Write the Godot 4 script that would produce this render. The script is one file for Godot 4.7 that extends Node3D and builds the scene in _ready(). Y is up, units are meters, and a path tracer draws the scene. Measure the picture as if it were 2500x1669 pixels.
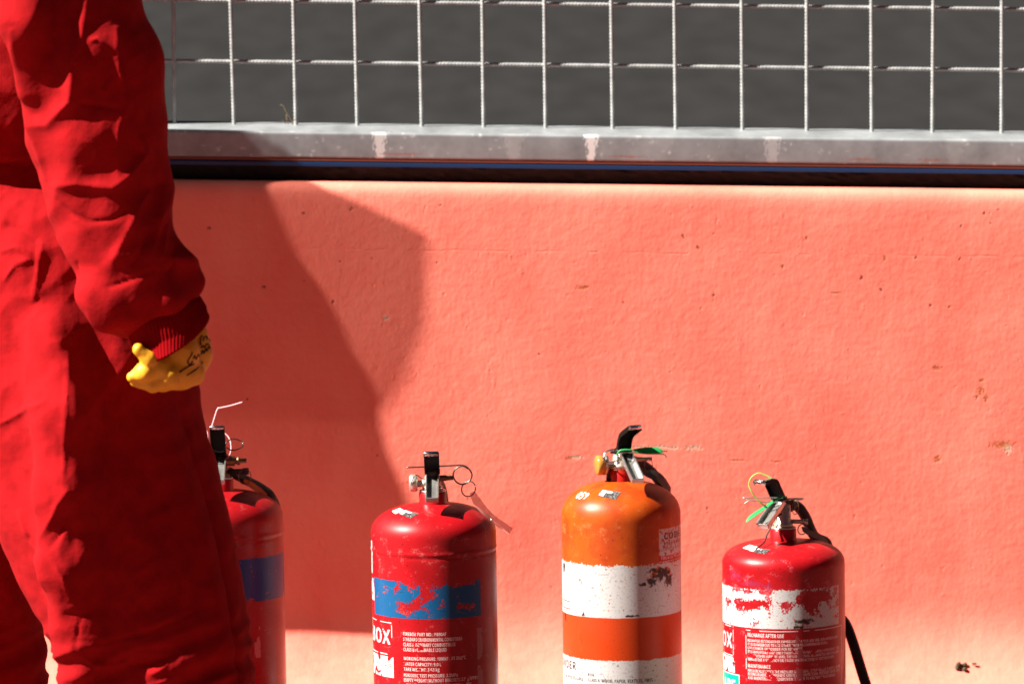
extends Node3D
# A red concrete barrier beside a race track, four worn fire extinguishers in front of it and a marshal in red overalls.
# Units are metres, the barrier runs along x, the camera looks along -z.

const SUN_AZ := 75.0      # degrees away from the barrier's normal, to the left
const SUN_EL := 42.0

var taken := {}


func _ready() -> void:
	# ---- camera, sky, sun, exposure
	var cam := Camera3D.new()
	cam.name = "camera"
	cam.position = Vector3(0, 1.47, 0)
	cam.rotation_degrees = Vector3(-5.8294, 0, 0)
	cam.fov = 7.5198
	cam.near = 0.1
	cam.far = 3000.0
	var lens := CameraAttributesPhysical.new()
	lens.frustum_focal_length = 182.6
	lens.frustum_focus_distance = 7.05
	lens.frustum_near = 0.1
	lens.frustum_far = 3000.0
	lens.exposure_aperture = 9.0
	cam.attributes = lens
	add_child(cam)
	var sky_look := ProceduralSkyMaterial.new()
	sky_look.sky_top_color = Color(0.16, 0.32, 0.66)
	sky_look.sky_horizon_color = Color(0.50, 0.62, 0.76)
	sky_look.sky_curve = 0.12
	sky_look.sky_energy_multiplier = 0.13
	sky_look.ground_bottom_color = Color(0.16, 0.15, 0.14)
	sky_look.ground_horizon_color = Color(0.40, 0.42, 0.44)
	sky_look.ground_energy_multiplier = 0.14
	var sky := Sky.new()
	sky.sky_material = sky_look
	var env := Environment.new()
	env.background_mode = Environment.BG_SKY
	env.sky = sky
	env.tonemap_mode = Environment.TONE_MAPPER_LINEAR
	env.tonemap_exposure = 3.45
	env.sdfgi_enabled = true
	env.ssao_enabled = true
	env.ssil_enabled = true
	var world := WorldEnvironment.new()
	world.name = "world"
	world.environment = env
	add_child(world)
	var sun := DirectionalLight3D.new()
	sun.name = "sun"
	sun.light_energy = 1.6
	sun.light_color = Color(1.0, 0.965, 0.92)
	sun.light_angular_distance = 0.38
	sun.shadow_enabled = true
	var az := deg_to_rad(SUN_AZ)
	var el := deg_to_rad(SUN_EL)
	var to_sun := Vector3(-sin(az) * cos(el), sin(el), cos(az) * cos(el))
	sun.look_at_from_position(to_sun * 10.0, Vector3.ZERO)
	add_child(sun)

	# ---- the setting
	build_ground()
	build_barrier()
	build_fence()

	# ---- things
	build_extinguishers()
	build_person()
	build_flag()
	build_small_things()


# ------------------------------------------------------------------ naming

func numbered(called: String) -> String:
	var n: int = taken.get(called, 0)
	taken[called] = n + 1
	return called if n == 0 else "%s_%03d" % [called, n]


func thing(called: String, label: String, category: String, at := Vector3.ZERO, group := "") -> Node3D:
	var o := Node3D.new()
	o.name = numbered(called)
	o.position = at
	o.set_meta("label", label)
	o.set_meta("category", category)
	if group:
		o.set_meta("group", group)
	add_child(o)
	return o


func put(parent: Node, called: String, mesh: Mesh, m: Material) -> MeshInstance3D:
	var o := MeshInstance3D.new()
	o.name = called
	o.mesh = mesh
	if m:
		o.material_override = m
	parent.add_child(o, true)
	return o


# ------------------------------------------------------------------ materials

func lin(r: float, g: float, b: float) -> Color:
	return Color(r, g, b).linear_to_srgb()


func mat(c: Color, rough := 0.6, metal := 0.0) -> StandardMaterial3D:
	var m := StandardMaterial3D.new()
	m.albedo_color = c
	m.roughness = rough
	m.metallic = metal
	return m


func noise(seed_: int, freq: float, octaves := 3, kind := FastNoiseLite.TYPE_SIMPLEX_SMOOTH, fractal := FastNoiseLite.FRACTAL_FBM) -> FastNoiseLite:
	var n := FastNoiseLite.new()
	n.seed = seed_
	n.frequency = freq
	n.noise_type = kind
	n.fractal_type = fractal
	n.fractal_octaves = octaves
	return n


func noise_texture(seed_: int, freq: float, size: int, octaves: int, low: Color, high: Color) -> NoiseTexture2D:
	var t := NoiseTexture2D.new()
	t.width = size
	t.height = size
	t.seamless = true
	t.noise = noise(seed_, freq, octaves)
	var g := Gradient.new()
	g.set_color(0, low)
	g.set_color(1, high)
	t.color_ramp = g
	return t


# ------------------------------------------------------------------ mesh building

class Shape:
	var st := SurfaceTool.new()

	func _init() -> void:
		st.begin(Mesh.PRIMITIVE_TRIANGLES)

	# adds triangles; a closed piece is turned so that its faces look outwards
	func piece(v: PackedVector3Array, uv: PackedVector2Array, tri: PackedInt32Array, smooth: bool, flip := -1) -> void:
		var turn := flip == 1
		if flip < 0:
			var vol := 0.0
			var c := v[0]
			for i in range(0, tri.size(), 3):
				vol += (v[tri[i]] - c).dot((v[tri[i + 1]] - c).cross(v[tri[i + 2]] - c))
			turn = vol > 0.0
		st.set_smooth_group(0 if smooth else -1)
		for i in range(0, tri.size(), 3):
			for q in ([0, 2, 1] if turn else [0, 1, 2]):
				var at := tri[i + q]
				if uv.size():
					st.set_uv(uv[at])
				st.add_vertex(v[at])

	func done() -> ArrayMesh:
		st.generate_normals()
		st.index()
		return st.commit()

	# rows x cols points; wrap joins the last column to the first; caps close both ends
	func grid(p: PackedVector3Array, rows: int, cols: int, wrap: bool, caps: bool, smooth: bool, uv := PackedVector2Array(), flip := -1) -> void:
		var tri := PackedInt32Array()
		var span := cols if wrap else cols - 1
		for i in rows - 1:
			for j in span:
				var a := i * cols + j
				var b := i * cols + (j + 1) % cols
				tri.append_array([a, b, b + cols, a, b + cols, a + cols])
		if caps:
			for e in [0, rows - 1]:
				var base: int = e * cols
				for j in range(1, cols - 1):
					if e == 0:
						tri.append_array([base, base + j + 1, base + j])
					else:
						tri.append_array([base, base + j, base + j + 1])
		piece(p, uv, tri, smooth, flip)

	func tube(path: PackedVector3Array, radius: float, sides := 8, radius_end := -1.0) -> void:
		var n := path.size()
		var p := PackedVector3Array()
		var side := Vector3.ZERO
		for i in n:
			var t := (path[mini(i + 1, n - 1)] - path[maxi(i - 1, 0)]).normalized()
			if i == 0:
				side = t.cross(Vector3.UP if absf(t.y) < 0.9 else Vector3.RIGHT).normalized()
			side = (side - t * side.dot(t)).normalized()
			var other := t.cross(side)
			var r := radius if radius_end < 0 else lerpf(radius, radius_end, float(i) / (n - 1))
			for j in sides:
				var a := TAU * j / sides
				p.append(path[i] + (side * cos(a) + other * sin(a)) * r)
		grid(p, n, sides, true, true, true)

	func ring(center: Vector3, u: Vector3, v: Vector3, wire: float, from := 0.0, to := TAU) -> void:
		var path := PackedVector3Array()
		for i in 29:
			var a := lerpf(from, to, i / 28.0)
			path.append(center + u * cos(a) + v * sin(a))
		tube(path, wire, 6)

	# a closed outline carried along frames (x across, y up)
	func sweep(frames: Array, outline: PackedVector2Array, smooth := false) -> void:
		var p := PackedVector3Array()
		var n := outline.size()
		for f: Transform3D in frames:
			for q in outline:
				p.append(f.origin + f.basis.x * q.x + f.basis.y * q.y)
		var tri := PackedInt32Array()
		for i in frames.size() - 1:
			for j in n:
				var a := i * n + j
				var b := i * n + (j + 1) % n
				tri.append_array([a, b, b + n, a, b + n, a + n])
		var cap := Geometry2D.triangulate_polygon(outline)
		# the side faces above run with the outline; close both ends to match
		var area := 0.0
		for j in n:
			area += outline[j].cross(outline[(j + 1) % n])
		for i in range(0, cap.size(), 3):
			var a := cap[i]
			var b := cap[i + 1]
			var c := cap[i + 2]
			var ccw := (outline[b] - outline[a]).cross(outline[c] - outline[a]) > 0.0
			if ccw != (area > 0.0):
				var s := b
				b = c
				c = s
			tri.append_array([a, c, b])
			var e := (frames.size() - 1) * n
			tri.append_array([a + e, b + e, c + e])
		piece(p, PackedVector2Array(), tri, smooth)

	func lathe(profile: PackedVector2Array, segs := 48, at := Transform3D.IDENTITY, smooth := true) -> void:
		var p := PackedVector3Array()
		for q in profile:
			for j in segs:
				var a := TAU * j / segs
				p.append(at * Vector3(q.x * sin(a), q.y, q.x * cos(a)))
		grid(p, profile.size(), segs, true, true, smooth)

	# a box with chamfered edges
	func box(size: Vector3, at := Transform3D.IDENTITY, bevel := 0.0006) -> void:
		var h := size / 2.0
		var b := minf(bevel, minf(h.x, minf(h.y, h.z)) * 0.6)
		var outline := PackedVector2Array([Vector2(-h.x + b, -h.y), Vector2(h.x - b, -h.y), Vector2(h.x, -h.y + b), Vector2(h.x, h.y - b), Vector2(h.x - b, h.y), Vector2(-h.x + b, h.y), Vector2(-h.x, h.y - b), Vector2(-h.x, -h.y + b)])
		var p := PackedVector3Array()
		for row in [[-h.z, b], [-h.z + b, 0.0], [h.z - b, 0.0], [h.z, b]]:
			for q in outline:
				var k := Vector2(1.0 - row[1] / h.x, 1.0 - row[1] / h.y)
				p.append(at * Vector3(q.x * k.x, q.y * k.y, row[0]))
		grid(p, 4, 8, true, true, false)


func curve(points: Array, steps := 6) -> PackedVector3Array:
	# Catmull-Rom through the points
	var out := PackedVector3Array()
	for i in points.size() - 1:
		var a: Vector3 = points[maxi(i - 1, 0)]
		var b: Vector3 = points[i]
		var c: Vector3 = points[i + 1]
		var d: Vector3 = points[mini(i + 2, points.size() - 1)]
		for s in steps:
			out.append(b.cubic_interpolate(c, a, d, float(s) / steps))
	out.append(points[points.size() - 1])
	return out


func frames_along(path: PackedVector3Array, up: Vector3) -> Array:
	var out := []
	for i in path.size():
		var t := (path[mini(i + 1, path.size() - 1)] - path[maxi(i - 1, 0)]).normalized()
		var x := up.cross(t).normalized()
		out.append(Transform3D(Basis(x, t.cross(x), t), path[i]))
	return out


# ------------------------------------------------------------------ ground

func build_ground() -> void:
	var asphalt := mat(Color.WHITE, 0.9)
	asphalt.albedo_texture = noise_texture(3, 0.02, 512, 5, lin(0.017, 0.017, 0.0175), lin(0.026, 0.026, 0.0265))
	asphalt.uv1_triplanar = true
	asphalt.uv1_world_triplanar = true
	asphalt.uv1_scale = Vector3(0.30, 0.30, 0.055)
	asphalt.metallic_specular = 0.08
	var sheet := PlaneMesh.new()
	sheet.size = Vector2(3000, 3000)
	var g := put(self, "ground", sheet, asphalt)
	g.set_meta("kind", "structure")
	var paving := mat(Color.WHITE, 0.9)
	paving.albedo_texture = noise_texture(8, 0.03, 512, 5, lin(0.12, 0.040, 0.034), lin(0.19, 0.070, 0.058))
	paving.uv1_triplanar = true
	paving.uv1_world_triplanar = true
	paving.uv1_scale = Vector3(0.6, 0.6, 0.6)
	var slab := BoxMesh.new()
	slab.size = Vector3(60, 0.05, 26)
	var s := put(self, "pavement", slab, paving)
	s.position = Vector3(0, -0.021, -8.0 + 13.0)
	s.set_meta("kind", "structure")


# ------------------------------------------------------------------ barrier

const WALL_SPAN := 1.76

func build_barrier() -> void:
	# section of the barrier from the front foot up over the top to the back foot, (z, y) about the face's line
	var front := curve([Vector3(0, -0.06, 0.225), Vector3(0, 0.02, 0.170), Vector3(0, 0.085, 0.104), Vector3(0, 0.126, 0.0665), Vector3(0, 0.156, 0.0425), Vector3(0, 0.186, 0.0250), Vector3(0, 0.218, 0.0148), Vector3(0, 0.262, 0.0096), Vector3(0, 0.33, 0.0072), Vector3(0, 0.55, 0.0040), Vector3(0, 0.80, 0.0008), Vector3(0, 0.845, 0.0), Vector3(0, 0.864, -0.0008), Vector3(0, 0.876, -0.0030), Vector3(0, 0.8835, -0.0078), Vector3(0, 0.8872, -0.0155), Vector3(0, 0.8886, -0.028), Vector3(0, 0.889, -0.066)], 8)
	var rows := front.size()
	var xs := PackedFloat32Array()
	var x := -3.0
	while x < 3.001:
		xs.append(x)
		x += 0.02 if absf(x) < 1.0 else 0.25
	var sway := noise(5, 2.2, 3)
	var p := PackedVector3Array()
	var uv := PackedVector2Array()
	var run := PackedFloat32Array([0.0])
	for i in range(1, rows):
		run.append(run[i - 1] + front[i].distance_to(front[i - 1]))
	for i in rows:
		for xx in xs:
			var wob := sway.get_noise_2d(xx * 1.5, run[i] * 2.0) * 0.0014
			p.append(Vector3(xx, front[i].y + wob * 0.2, front[i].z + wob * (1.0 - smoothstep(0.70, 0.86, front[i].y))))
			uv.append(Vector2(0.5 + xx / WALL_SPAN, 1.0 - run[i] / run[rows - 1]))
	var sh := Shape.new()
	sh.grid(p, rows, xs.size(), false, false, true, uv, 1)
	var t := thing("concrete_barrier", "low coral red painted concrete barrier with a flared foot, behind the extinguishers", "barrier", Vector3(0, 0, -8.1))
	t.rotation.z = -0.0115
	var length := run[rows - 1]
	put(t, "painted_face", sh.done(), barrier_paint(length, run, front))
	# the body behind the painted skin
	var back := Shape.new()
	var frames := [Transform3D(Basis(Vector3(0, 0, 1), Vector3.UP, Vector3.RIGHT), Vector3(-3.0, 0, 0)), Transform3D(Basis(Vector3(0, 0, 1), Vector3.UP, Vector3.RIGHT), Vector3(3.0, 0, 0))]
	back.sweep(frames, PackedVector2Array([Vector2(0.13, -0.06), Vector2(-0.04, 0.15), Vector2(-0.05, 0.80), Vector2(-0.06, 0.872), Vector2(-0.066, 0.8868), Vector2(-0.16, 0.8868), Vector2(-0.17, 0.30), Vector2(-0.33, -0.06)]))
	put(t, "core", back.done(), mat(lin(0.40, 0.38, 0.34), 0.9))


func stamp(img: Image, cx: float, cy: float, rx: float, ry: float, c: Color, hard: float, rough: FastNoiseLite) -> void:
	for y in range(maxi(0, int(cy - ry * 1.5)), mini(img.get_height(), int(cy + ry * 1.5) + 1)):
		for x in range(maxi(0, int(cx - rx * 1.5)), mini(img.get_width(), int(cx + rx * 1.5) + 1)):
			var d := Vector2((x - cx) / rx, (y - cy) / ry).length() + rough.get_noise_2d(x, y) * 0.9
			var k := clampf((1.0 - d) * hard, 0.0, 1.0)
			if k > 0.0:
				img.set_pixel(x, y, img.get_pixel(x, y).lerp(c, k * c.a))


func barrier_paint(length: float, run: PackedFloat32Array, front: PackedVector3Array) -> StandardMaterial3D:
	var w := 2048
	var h := 1024
	var px := w / WALL_SPAN
	var py := h / length
	var broad := noise(11, 0.004, 4)
	var fine := noise(12, 0.035, 3)
	var dust := noise(13, 0.012, 4)
	var stroke := noise(14, 0.05, 2)
	var streak := noise(16, 0.012, 3)
	var grain := noise(15, 0.11, 2)
	var img := Image.create(w, h, false, Image.FORMAT_RGB8)
	var bump := Image.create(w, h, false, Image.FORMAT_L8)
	var rr := RandomNumberGenerator.new()
	rr.seed = 77
	# height above ground of each row
	var at := 0
	for y in h:
		var s := (1.0 - (y + 0.5) / h) * length
		at = 0
		while at < run.size() - 2 and run[at + 1] < s:
			at += 1
		var k := (s - run[at]) / (run[at + 1] - run[at])
		var hh := lerpf(front[at].y, front[at + 1].y, k)
		var foot := smoothstep(0.205, 0.095, hh)
		var crest := smoothstep(0.855, 0.868, hh)
		var grime := smoothstep(0.42, 0.20, hh) * (1.0 - foot)
		for x in w:
			var b := broad.get_noise_2d(x, y)
			var f := fine.get_noise_2d(x, y * 1.2)
			var d := dust.get_noise_2d(x, y * 1.6)
			var r := 0.840 + b * 0.04
			var stain := streak.get_noise_2d(x * 1.0, y * 0.06)
			var g := 0.216 + b * 0.045 + stain * 0.016 + f * 0.012
			var bl := 0.158 + b * 0.034 + stain * 0.012 + f * 0.010
			g -= grime * 0.028
			bl -= grime * 0.022
			var worn := clampf(foot * (0.36 + d * 0.6 + f * 0.3), 0.0, 1.0) + crest * 0.03 * (0.6 + d)
			r = lerpf(r, 0.80, worn)
			g = lerpf(g, 0.26, worn)
			bl = lerpf(bl, 0.192, worn)
			img.set_pixel(x, y, Color(r, g, bl).linear_to_srgb())
			var st := stroke.get_noise_2d(x * 0.35, y * 1.3) * 0.5 + stroke.get_noise_2d(x * 1.6 + 500.0, y * 0.4) * 0.35
			var e := 0.55 + b * 0.10 + f * 0.20 + st * 0.16 + grain.get_noise_2d(x, y) * 0.10
			bump.set_pixel(x, y, Color(e, e, e))
	# joints, pits, blisters and chips in the paint
	var edge := noise(21, 0.22, 2)
	var X := func(v): return (0.5 + v / WALL_SPAN) * w
	var Y := func(v):  # texture row of a height on the upright face
		var i := 0
		while i < front.size() - 2 and front[i + 1].y < v:
			i += 1
		return (1.0 - (run[i] + (v - front[i].y) / (front[i + 1].y - front[i].y) * (run[i + 1] - run[i])) / length) * h
	for n in 420:
		var cx := rr.randf() * w
		var hgt := 0.24 + pow(rr.randf(), 0.75) * 0.62
		var cy: float = Y.call(hgt)
		var sz := rr.randf_range(1.2, 3.0) * (1.8 if rr.randf() < 0.10 else 1.0)
		var up := rr.randf() < 0.4
		var tall := rr.randf_range(0.6, 1.9)
		if up:
			stamp(bump, cx, cy, sz * 1.4, sz * 1.4 * tall, Color(0.86, 0.86, 0.86, 0.75), 1.4, edge)
		else:
			stamp(bump, cx, cy, sz, sz * tall, Color(0.12, 0.12, 0.12, 0.7), 1.3, edge)
	for n in 46:   # small dark holes, more of them high on the face
		var cx := rr.randf() * w
		var cy: float = Y.call(rr.randf_range(0.70, 0.86) if rr.randf() < 0.6 else rr.randf_range(0.25, 0.85))
		var sz := rr.randf_range(1.6, 3.4)
		stamp(bump, cx, cy, sz, sz, Color(0, 0, 0, 1), 2.0, edge)
		stamp(img, cx, cy, sz, sz * 0.9, Color(lin(0.20, 0.045, 0.03), 0.9), 2.0, edge)
	for x in w:   # a hair line left by the formwork
		var yy: int = int(Y.call(0.786 + edge.get_noise_1d(x * 0.05) * 0.002))
		if absf(edge.get_noise_1d(x * 0.03 + 90.0)) < 0.30:
			bump.set_pixel(x, yy, Color(0.30, 0.30, 0.30))
			bump.set_pixel(x, yy + 1, Color(0.40, 0.40, 0.40))
	var bare := lin(0.50, 0.43, 0.31)
	var rust := lin(0.42, 0.12, 0.045)
	var chip := edge
	for c in [[0.1966, 0.4817, 0.0163, 0.0020, 0], [0.2273, 0.4821, 0.0204, 0.0034, 0], [0.2479, 0.4810, 0.0136, 0.0027, 0], [0.2800, 0.4813, 0.0163, 0.0041, 0], [0.0928, 0.4640, 0.0136, 0.0034, 0], [0.0840, 0.4618, 0.0068, 0.0034, 1], [0.7641, 0.4910, 0.0204, 0.0068, 1], [0.7725, 0.4842, 0.0081, 0.0081, 0], [0.1031, 0.7307, 0.0122, 0.0041, 1], [0.6592, 0.6109, 0.0088, 0.0041, 1], [0.7292, 0.5924, 0.0041, 0.0041, 1], [0.7282, 0.5753, 0.0061, 0.0081, 1], [0.7366, 0.5637, 0.0034, 0.0068, 1], [0.7216, 0.5662, 0.0041, 0.0034, 1], [0.4090, 0.4608, 0.0095, 0.0020, 1], [0.3474, 0.4621, 0.0149, 0.0014, 1], [0.1436, 0.4536, 0.0081, 0.0014, 0], [-0.2053, 0.6792, 0.0054, 0.0041, 0], [0.6764, 0.7071, 0.0048, 0.0027, 1], [-0.2613, 0.8495, 0.0034, 0.0034, 1], [0.4141, 0.7671, 0.0034, 0.0041, 1], [0.4966, 0.7270, 0.0095, 0.0014, 1], [0.5337, 0.3766, 0.0027, 0.0034, 1], [0.6620, 0.4678, 0.0061, 0.0061, 1], [0.4508, 0.8119, 0.0027, 0.0041, 1], [0.5740, 0.7826, 0.0027, 0.0048, 1]]:
		var cx: float = X.call(c[0])
		var cy: float = Y.call(c[1])
		stamp(img, cx, cy, c[2] * px, c[3] * py, Color(rust if c[4] == 1 else bare, 0.95), 1.6, chip)
		stamp(bump, cx, cy + 1.0, c[2] * px, c[3] * py, Color(0.15, 0.15, 0.15, 1.0), 1.6, chip)
	for n in 190:   # grit and bare spots on the foot
		var cx := rr.randf() * w
		var cy := h - rr.randf() * 0.20 * py
		var sz := rr.randf_range(1.5, 6.5)
		stamp(img, cx, cy, sz * rr.randf_range(1.0, 2.4), sz, Color(lin(0.62, 0.22, 0.13) if n % 3 else lin(0.76, 0.42, 0.28), rr.randf_range(0.3, 0.8)), 1.0, edge)
	var m := mat(Color.WHITE, 0.62)
	m.metallic_specular = 0.35
	m.albedo_texture = ImageTexture.create_from_image(img)
	m.heightmap_enabled = true
	m.heightmap_texture = ImageTexture.create_from_image(bump)
	m.heightmap_scale = 0.10
	return m


# ------------------------------------------------------------------ fence

func ribbed_bar(length: float, r: float) -> ArrayMesh:
	# reinforcing bar: slanted ribs all round, along y from 0
	var p := PackedVector3Array()
	var sides := 8
	var step := 0.0014
	var n := int(length / step) + 1
	for i in n:
		var y := i * step
		for j in sides:
			var a := TAU * j / sides
			var k := 1.0 + 0.13 * sin(TAU * y / 0.0056 + a)
			p.append(Vector3(sin(a) * r * k, y, cos(a) * r * k))
	var sh := Shape.new()
	sh.grid(p, n, sides, true, true, true)
	return sh.done()


func build_fence() -> void:
	var t := thing("mesh_fence", "galvanised square mesh fence of ribbed bars standing on a grey steel capping rail", "fence", Vector3(0, 0, -8.1))
	t.rotation.z = -0.0115
	var zinc := mat(Color.WHITE, 0.55, 0.30)
	zinc.albedo_texture = noise_texture(31, 0.03, 256, 4, lin(0.23, 0.245, 0.25), lin(0.45, 0.47, 0.47))
	zinc.uv1_triplanar = true
	zinc.uv1_scale = Vector3(4, 4, 4)
	var upright := ribbed_bar(1.06, 0.0031)
	var bar_z := -0.13
	for b in [[-0.9227, 0.0251], [-0.8260, 0.0251], [-0.7294, 0.0251], [-0.6348, 0.0217], [-0.5458, 0.0149], [-0.4512, 0.0352], [-0.3532, 0.0284], [-0.2559, 0.0284], [-0.1537, 0.0284], [-0.0557, 0.0217], [0.0424, 0.0217], [0.1487, 0.0251], [0.2488, 0.0251], [0.3544, 0.0217], [0.4565, 0.0183], [0.5594, 0.0217], [0.6553, 0.0115], [0.7651, 0.0183], [0.8631, 0.0149]]:
		var o := put(t, "vertical_bar", upright, zinc)
		o.position = Vector3(b[0], 0.962, bar_z + 0.0031)
		o.rotation.z = b[1]
	for x in [-1.025, -1.125, -1.225, -1.325, -1.425, -1.525, -1.625, -1.725, -1.825, -1.925, -2.025, -2.125, 0.962, 1.062, 1.162, 1.262, 1.362, 1.462, 1.562, 1.662, 1.762, 1.862, 1.962, 2.062]:
		var o := put(t, "vertical_bar", upright, zinc)
		o.position = Vector3(x, 0.962, bar_z + 0.0031)
	var across := ribbed_bar(4.4, 0.0031)
	for y in [1.0692, 1.1656, 1.2621, 1.3585, 1.4550, 1.5514, 1.6479, 1.7443, 1.8408, 1.9373]:
		var o := put(t, "horizontal_bar", across, zinc)
		o.position = Vector3(-2.2, y, bar_z - 0.0034)
		o.rotation = Vector3(0, 0, -PI / 2 + 0.0005)
	# capping rail: folded steel, top sloping a little to the front
	var cap := Shape.new()
	var along := [Transform3D(Basis(Vector3(0, 0, 1), Vector3.UP, Vector3.RIGHT), Vector3(-3.0, 0, 0)), Transform3D(Basis(Vector3(0, 0, 1), Vector3.UP, Vector3.RIGHT), Vector3(3.0, 0, 0))]
	var nose := PackedVector2Array([Vector2(-0.165, 0.9735), Vector2(-0.165, 0.926)])
	nose.append_array([Vector2(-0.032, 0.926), Vector2(-0.0306, 0.9262), Vector2(-0.0300, 0.9270), Vector2(-0.0298, 0.9290), Vector2(-0.0290, 0.9610)])
	for i in 7:
		var a := lerpf(0.05, PI / 2 - 0.05, i / 6.0)
		nose.append(Vector2(-0.0335 + cos(a) * 0.0045, 0.9625 + sin(a) * 0.0045))
	nose.append(Vector2(-0.0375, 0.96715))
	var p := PackedVector3Array()
	var uv := PackedVector2Array()
	var cols := 121
	var prof := nose.slice(2)
	prof.append(Vector2(-0.165, 0.9735))
	var run := 0.0
	for i in prof.size():
		if i > 0:
			run += prof[i].distance_to(prof[i - 1])
		for j in cols:
			var x := lerpf(-3.0, 3.0, j / 120.0)
			p.append(Vector3(x, prof[i].y, prof[i].x))
			uv.append(Vector2(0.5 + x / WALL_SPAN, 1.0 - minf(run / 0.10, 1.0)))
	cap.grid(p, prof.size(), cols, false, false, true, uv, 1)
	var rail := put(t, "capping_rail", cap.done(), rail_zinc())
	var under := Shape.new()
	under.sweep(along, PackedVector2Array([Vector2(-0.165, 0.9725), Vector2(-0.165, 0.926), Vector2(-0.0330, 0.9262), Vector2(-0.0312, 0.9285), Vector2(-0.0312, 0.955), Vector2(-0.163, 0.9725)]))
	put(t, "rail_core", under.done(), mat(lin(0.3, 0.3, 0.3), 0.7))
	# red lead edge, blue packing strip and black bitumen bed between the rail and the concrete
	var edge := Shape.new()
	edge.sweep(along, PackedVector2Array([Vector2(-0.031, 0.9255), Vector2(-0.031, 0.9215), Vector2(-0.08, 0.9215), Vector2(-0.08, 0.9255)]))
	put(t, "red_edge", edge.done(), mat(lin(0.16, 0.035, 0.016), 0.7))
	var blue := Shape.new()
	blue.sweep(along, PackedVector2Array([Vector2(-0.0335, 0.921), Vector2(-0.0310, 0.9185), Vector2(-0.0315, 0.913), Vector2(-0.08, 0.913), Vector2(-0.08, 0.921)]))
	put(t, "blue_packing_strip", blue.done(), mat(lin(0.006, 0.036, 0.115), 0.3))
	var lump := noise(41, 14.0, 4)
	var bp := PackedVector3Array()
	var bc := 401
	for i in 7:
		for j in bc:
			var x := lerpf(-2.0, 2.0, j / 400.0)
			var y := lerpf(0.9135, 0.886, i / 6.0)
			bp.append(Vector3(x, y, -0.052 + lump.get_noise_2d(x * 3.0, y * 9.0) * 0.010 + lump.get_noise_2d(x * 9.0, y * 9.0) * 0.004 - 0.004 * i / 6.0))
	var bed := Shape.new()
	bed.grid(bp, 7, bc, false, false, true, PackedVector2Array(), 0)
	put(t, "bitumen_bed", bed.done(), mat(lin(0.012, 0.011, 0.010), 0.85))
	# posts and a top rail hold the mesh outside the picture
	for x in [-2.55, -0.8822, 1.60]:
		var post := Shape.new()
		post.box(Vector3(0.05, 1.10, 0.085), Transform3D(Basis.IDENTITY, Vector3(x, 1.521, -0.080)), 0.004)
		put(t, "post", post.done(), zinc)


func rail_zinc() -> StandardMaterial3D:
	var w := 2048
	var h := 128
	var img := Image.create(w, h, false, Image.FORMAT_RGB8)
	var cloud := noise(51, 0.010, 4)
	var spangle := noise(52, 0.06, 2, FastNoiseLite.TYPE_CELLULAR)
	for y in h:
		for x in w:
			var v := 0.30 + cloud.get_noise_2d(x, y * 0.7) * 0.10 + spangle.get_noise_2d(x, y) * 0.05
			img.set_pixel(x, y, Color(v * 0.93, v, v * 1.06).linear_to_srgb())
	var edge := noise(53, 0.12, 3)
	var rr := RandomNumberGenerator.new()
	rr.seed = 5
	for n in 120:
		stamp(img, rr.randf() * w, h - rr.randf() * 60.0, rr.randf_range(1.5, 7.0), rr.randf_range(1.5, 7.0), Color(0.86, 0.86, 0.87, rr.randf_range(0.15, 0.6)), 1.0, edge)
	# pale runs of lime and bird droppings down the front face: (x, half width at the top, strength)
	for d in [[-0.2187, 0.0149, 0.75], [0.1129, 0.0136, 0.95], [0.3955, 0.0176, 0.35], [-0.0085, 0.0230, 0.20], [0.6821, 0.0203, 0.12]]:
		var cx: float = (0.5 + d[0] / WALL_SPAN) * w
		for y in range(h - 62, h):
			var k := clampf((y - (h - 62)) / 62.0, 0.0, 1.0)
			var half: float = lerpf(d[1], d[1] * 0.42, k) / WALL_SPAN * w
			for x in range(int(cx - half - 4), int(cx + half + 5)):
				var o := absf(x - cx) / half + edge.get_noise_2d(x * 1.5, y * 0.5) * 0.7
				if o < 1.0 and x >= 0 and x < w:
					img.set_pixel(x, y, img.get_pixel(x, y).lerp(Color(0.90, 0.90, 0.90), clampf((1.0 - o) * 2.5, 0.0, 1.0) * d[2]))
	for s in [-0.184, 0.168, 0.536, 0.645]:
		stamp(img, (0.5 + s / WALL_SPAN) * w, h - 12, 40, 3.5, Color(lin(0.45, 0.06, 0.03), 0.4), 1.2, edge)
	var m := mat(Color.WHITE, 0.5, 0.25)
	m.albedo_texture = ImageTexture.create_from_image(img)
	return m


# ------------------------------------------------------------------ extinguishers

const TEX_W := 1536
const TEX_H := 960
const TEX_RUN := 0.375

func dome_profile(r: float, dome: float, power: float) -> PackedVector2Array:
	# from the neck outwards: (radius, drop below the neck)
	var out := PackedVector2Array()
	var neck := 0.017
	for i in 33:
		var a := lerpf(asin(pow(neck / r, power / 2.0)), PI / 2, i / 32.0)
		var rr := r * pow(sin(a), 2.0 / power)
		out.append(Vector2(rr, dome * (1.0 - pow(maxf(cos(a), 0.0), 2.0 / power))))
	var first := out[0].y
	for i in out.size():
		out[i].y = (out[i].y - first) * dome / (dome - first)
	return out


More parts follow.
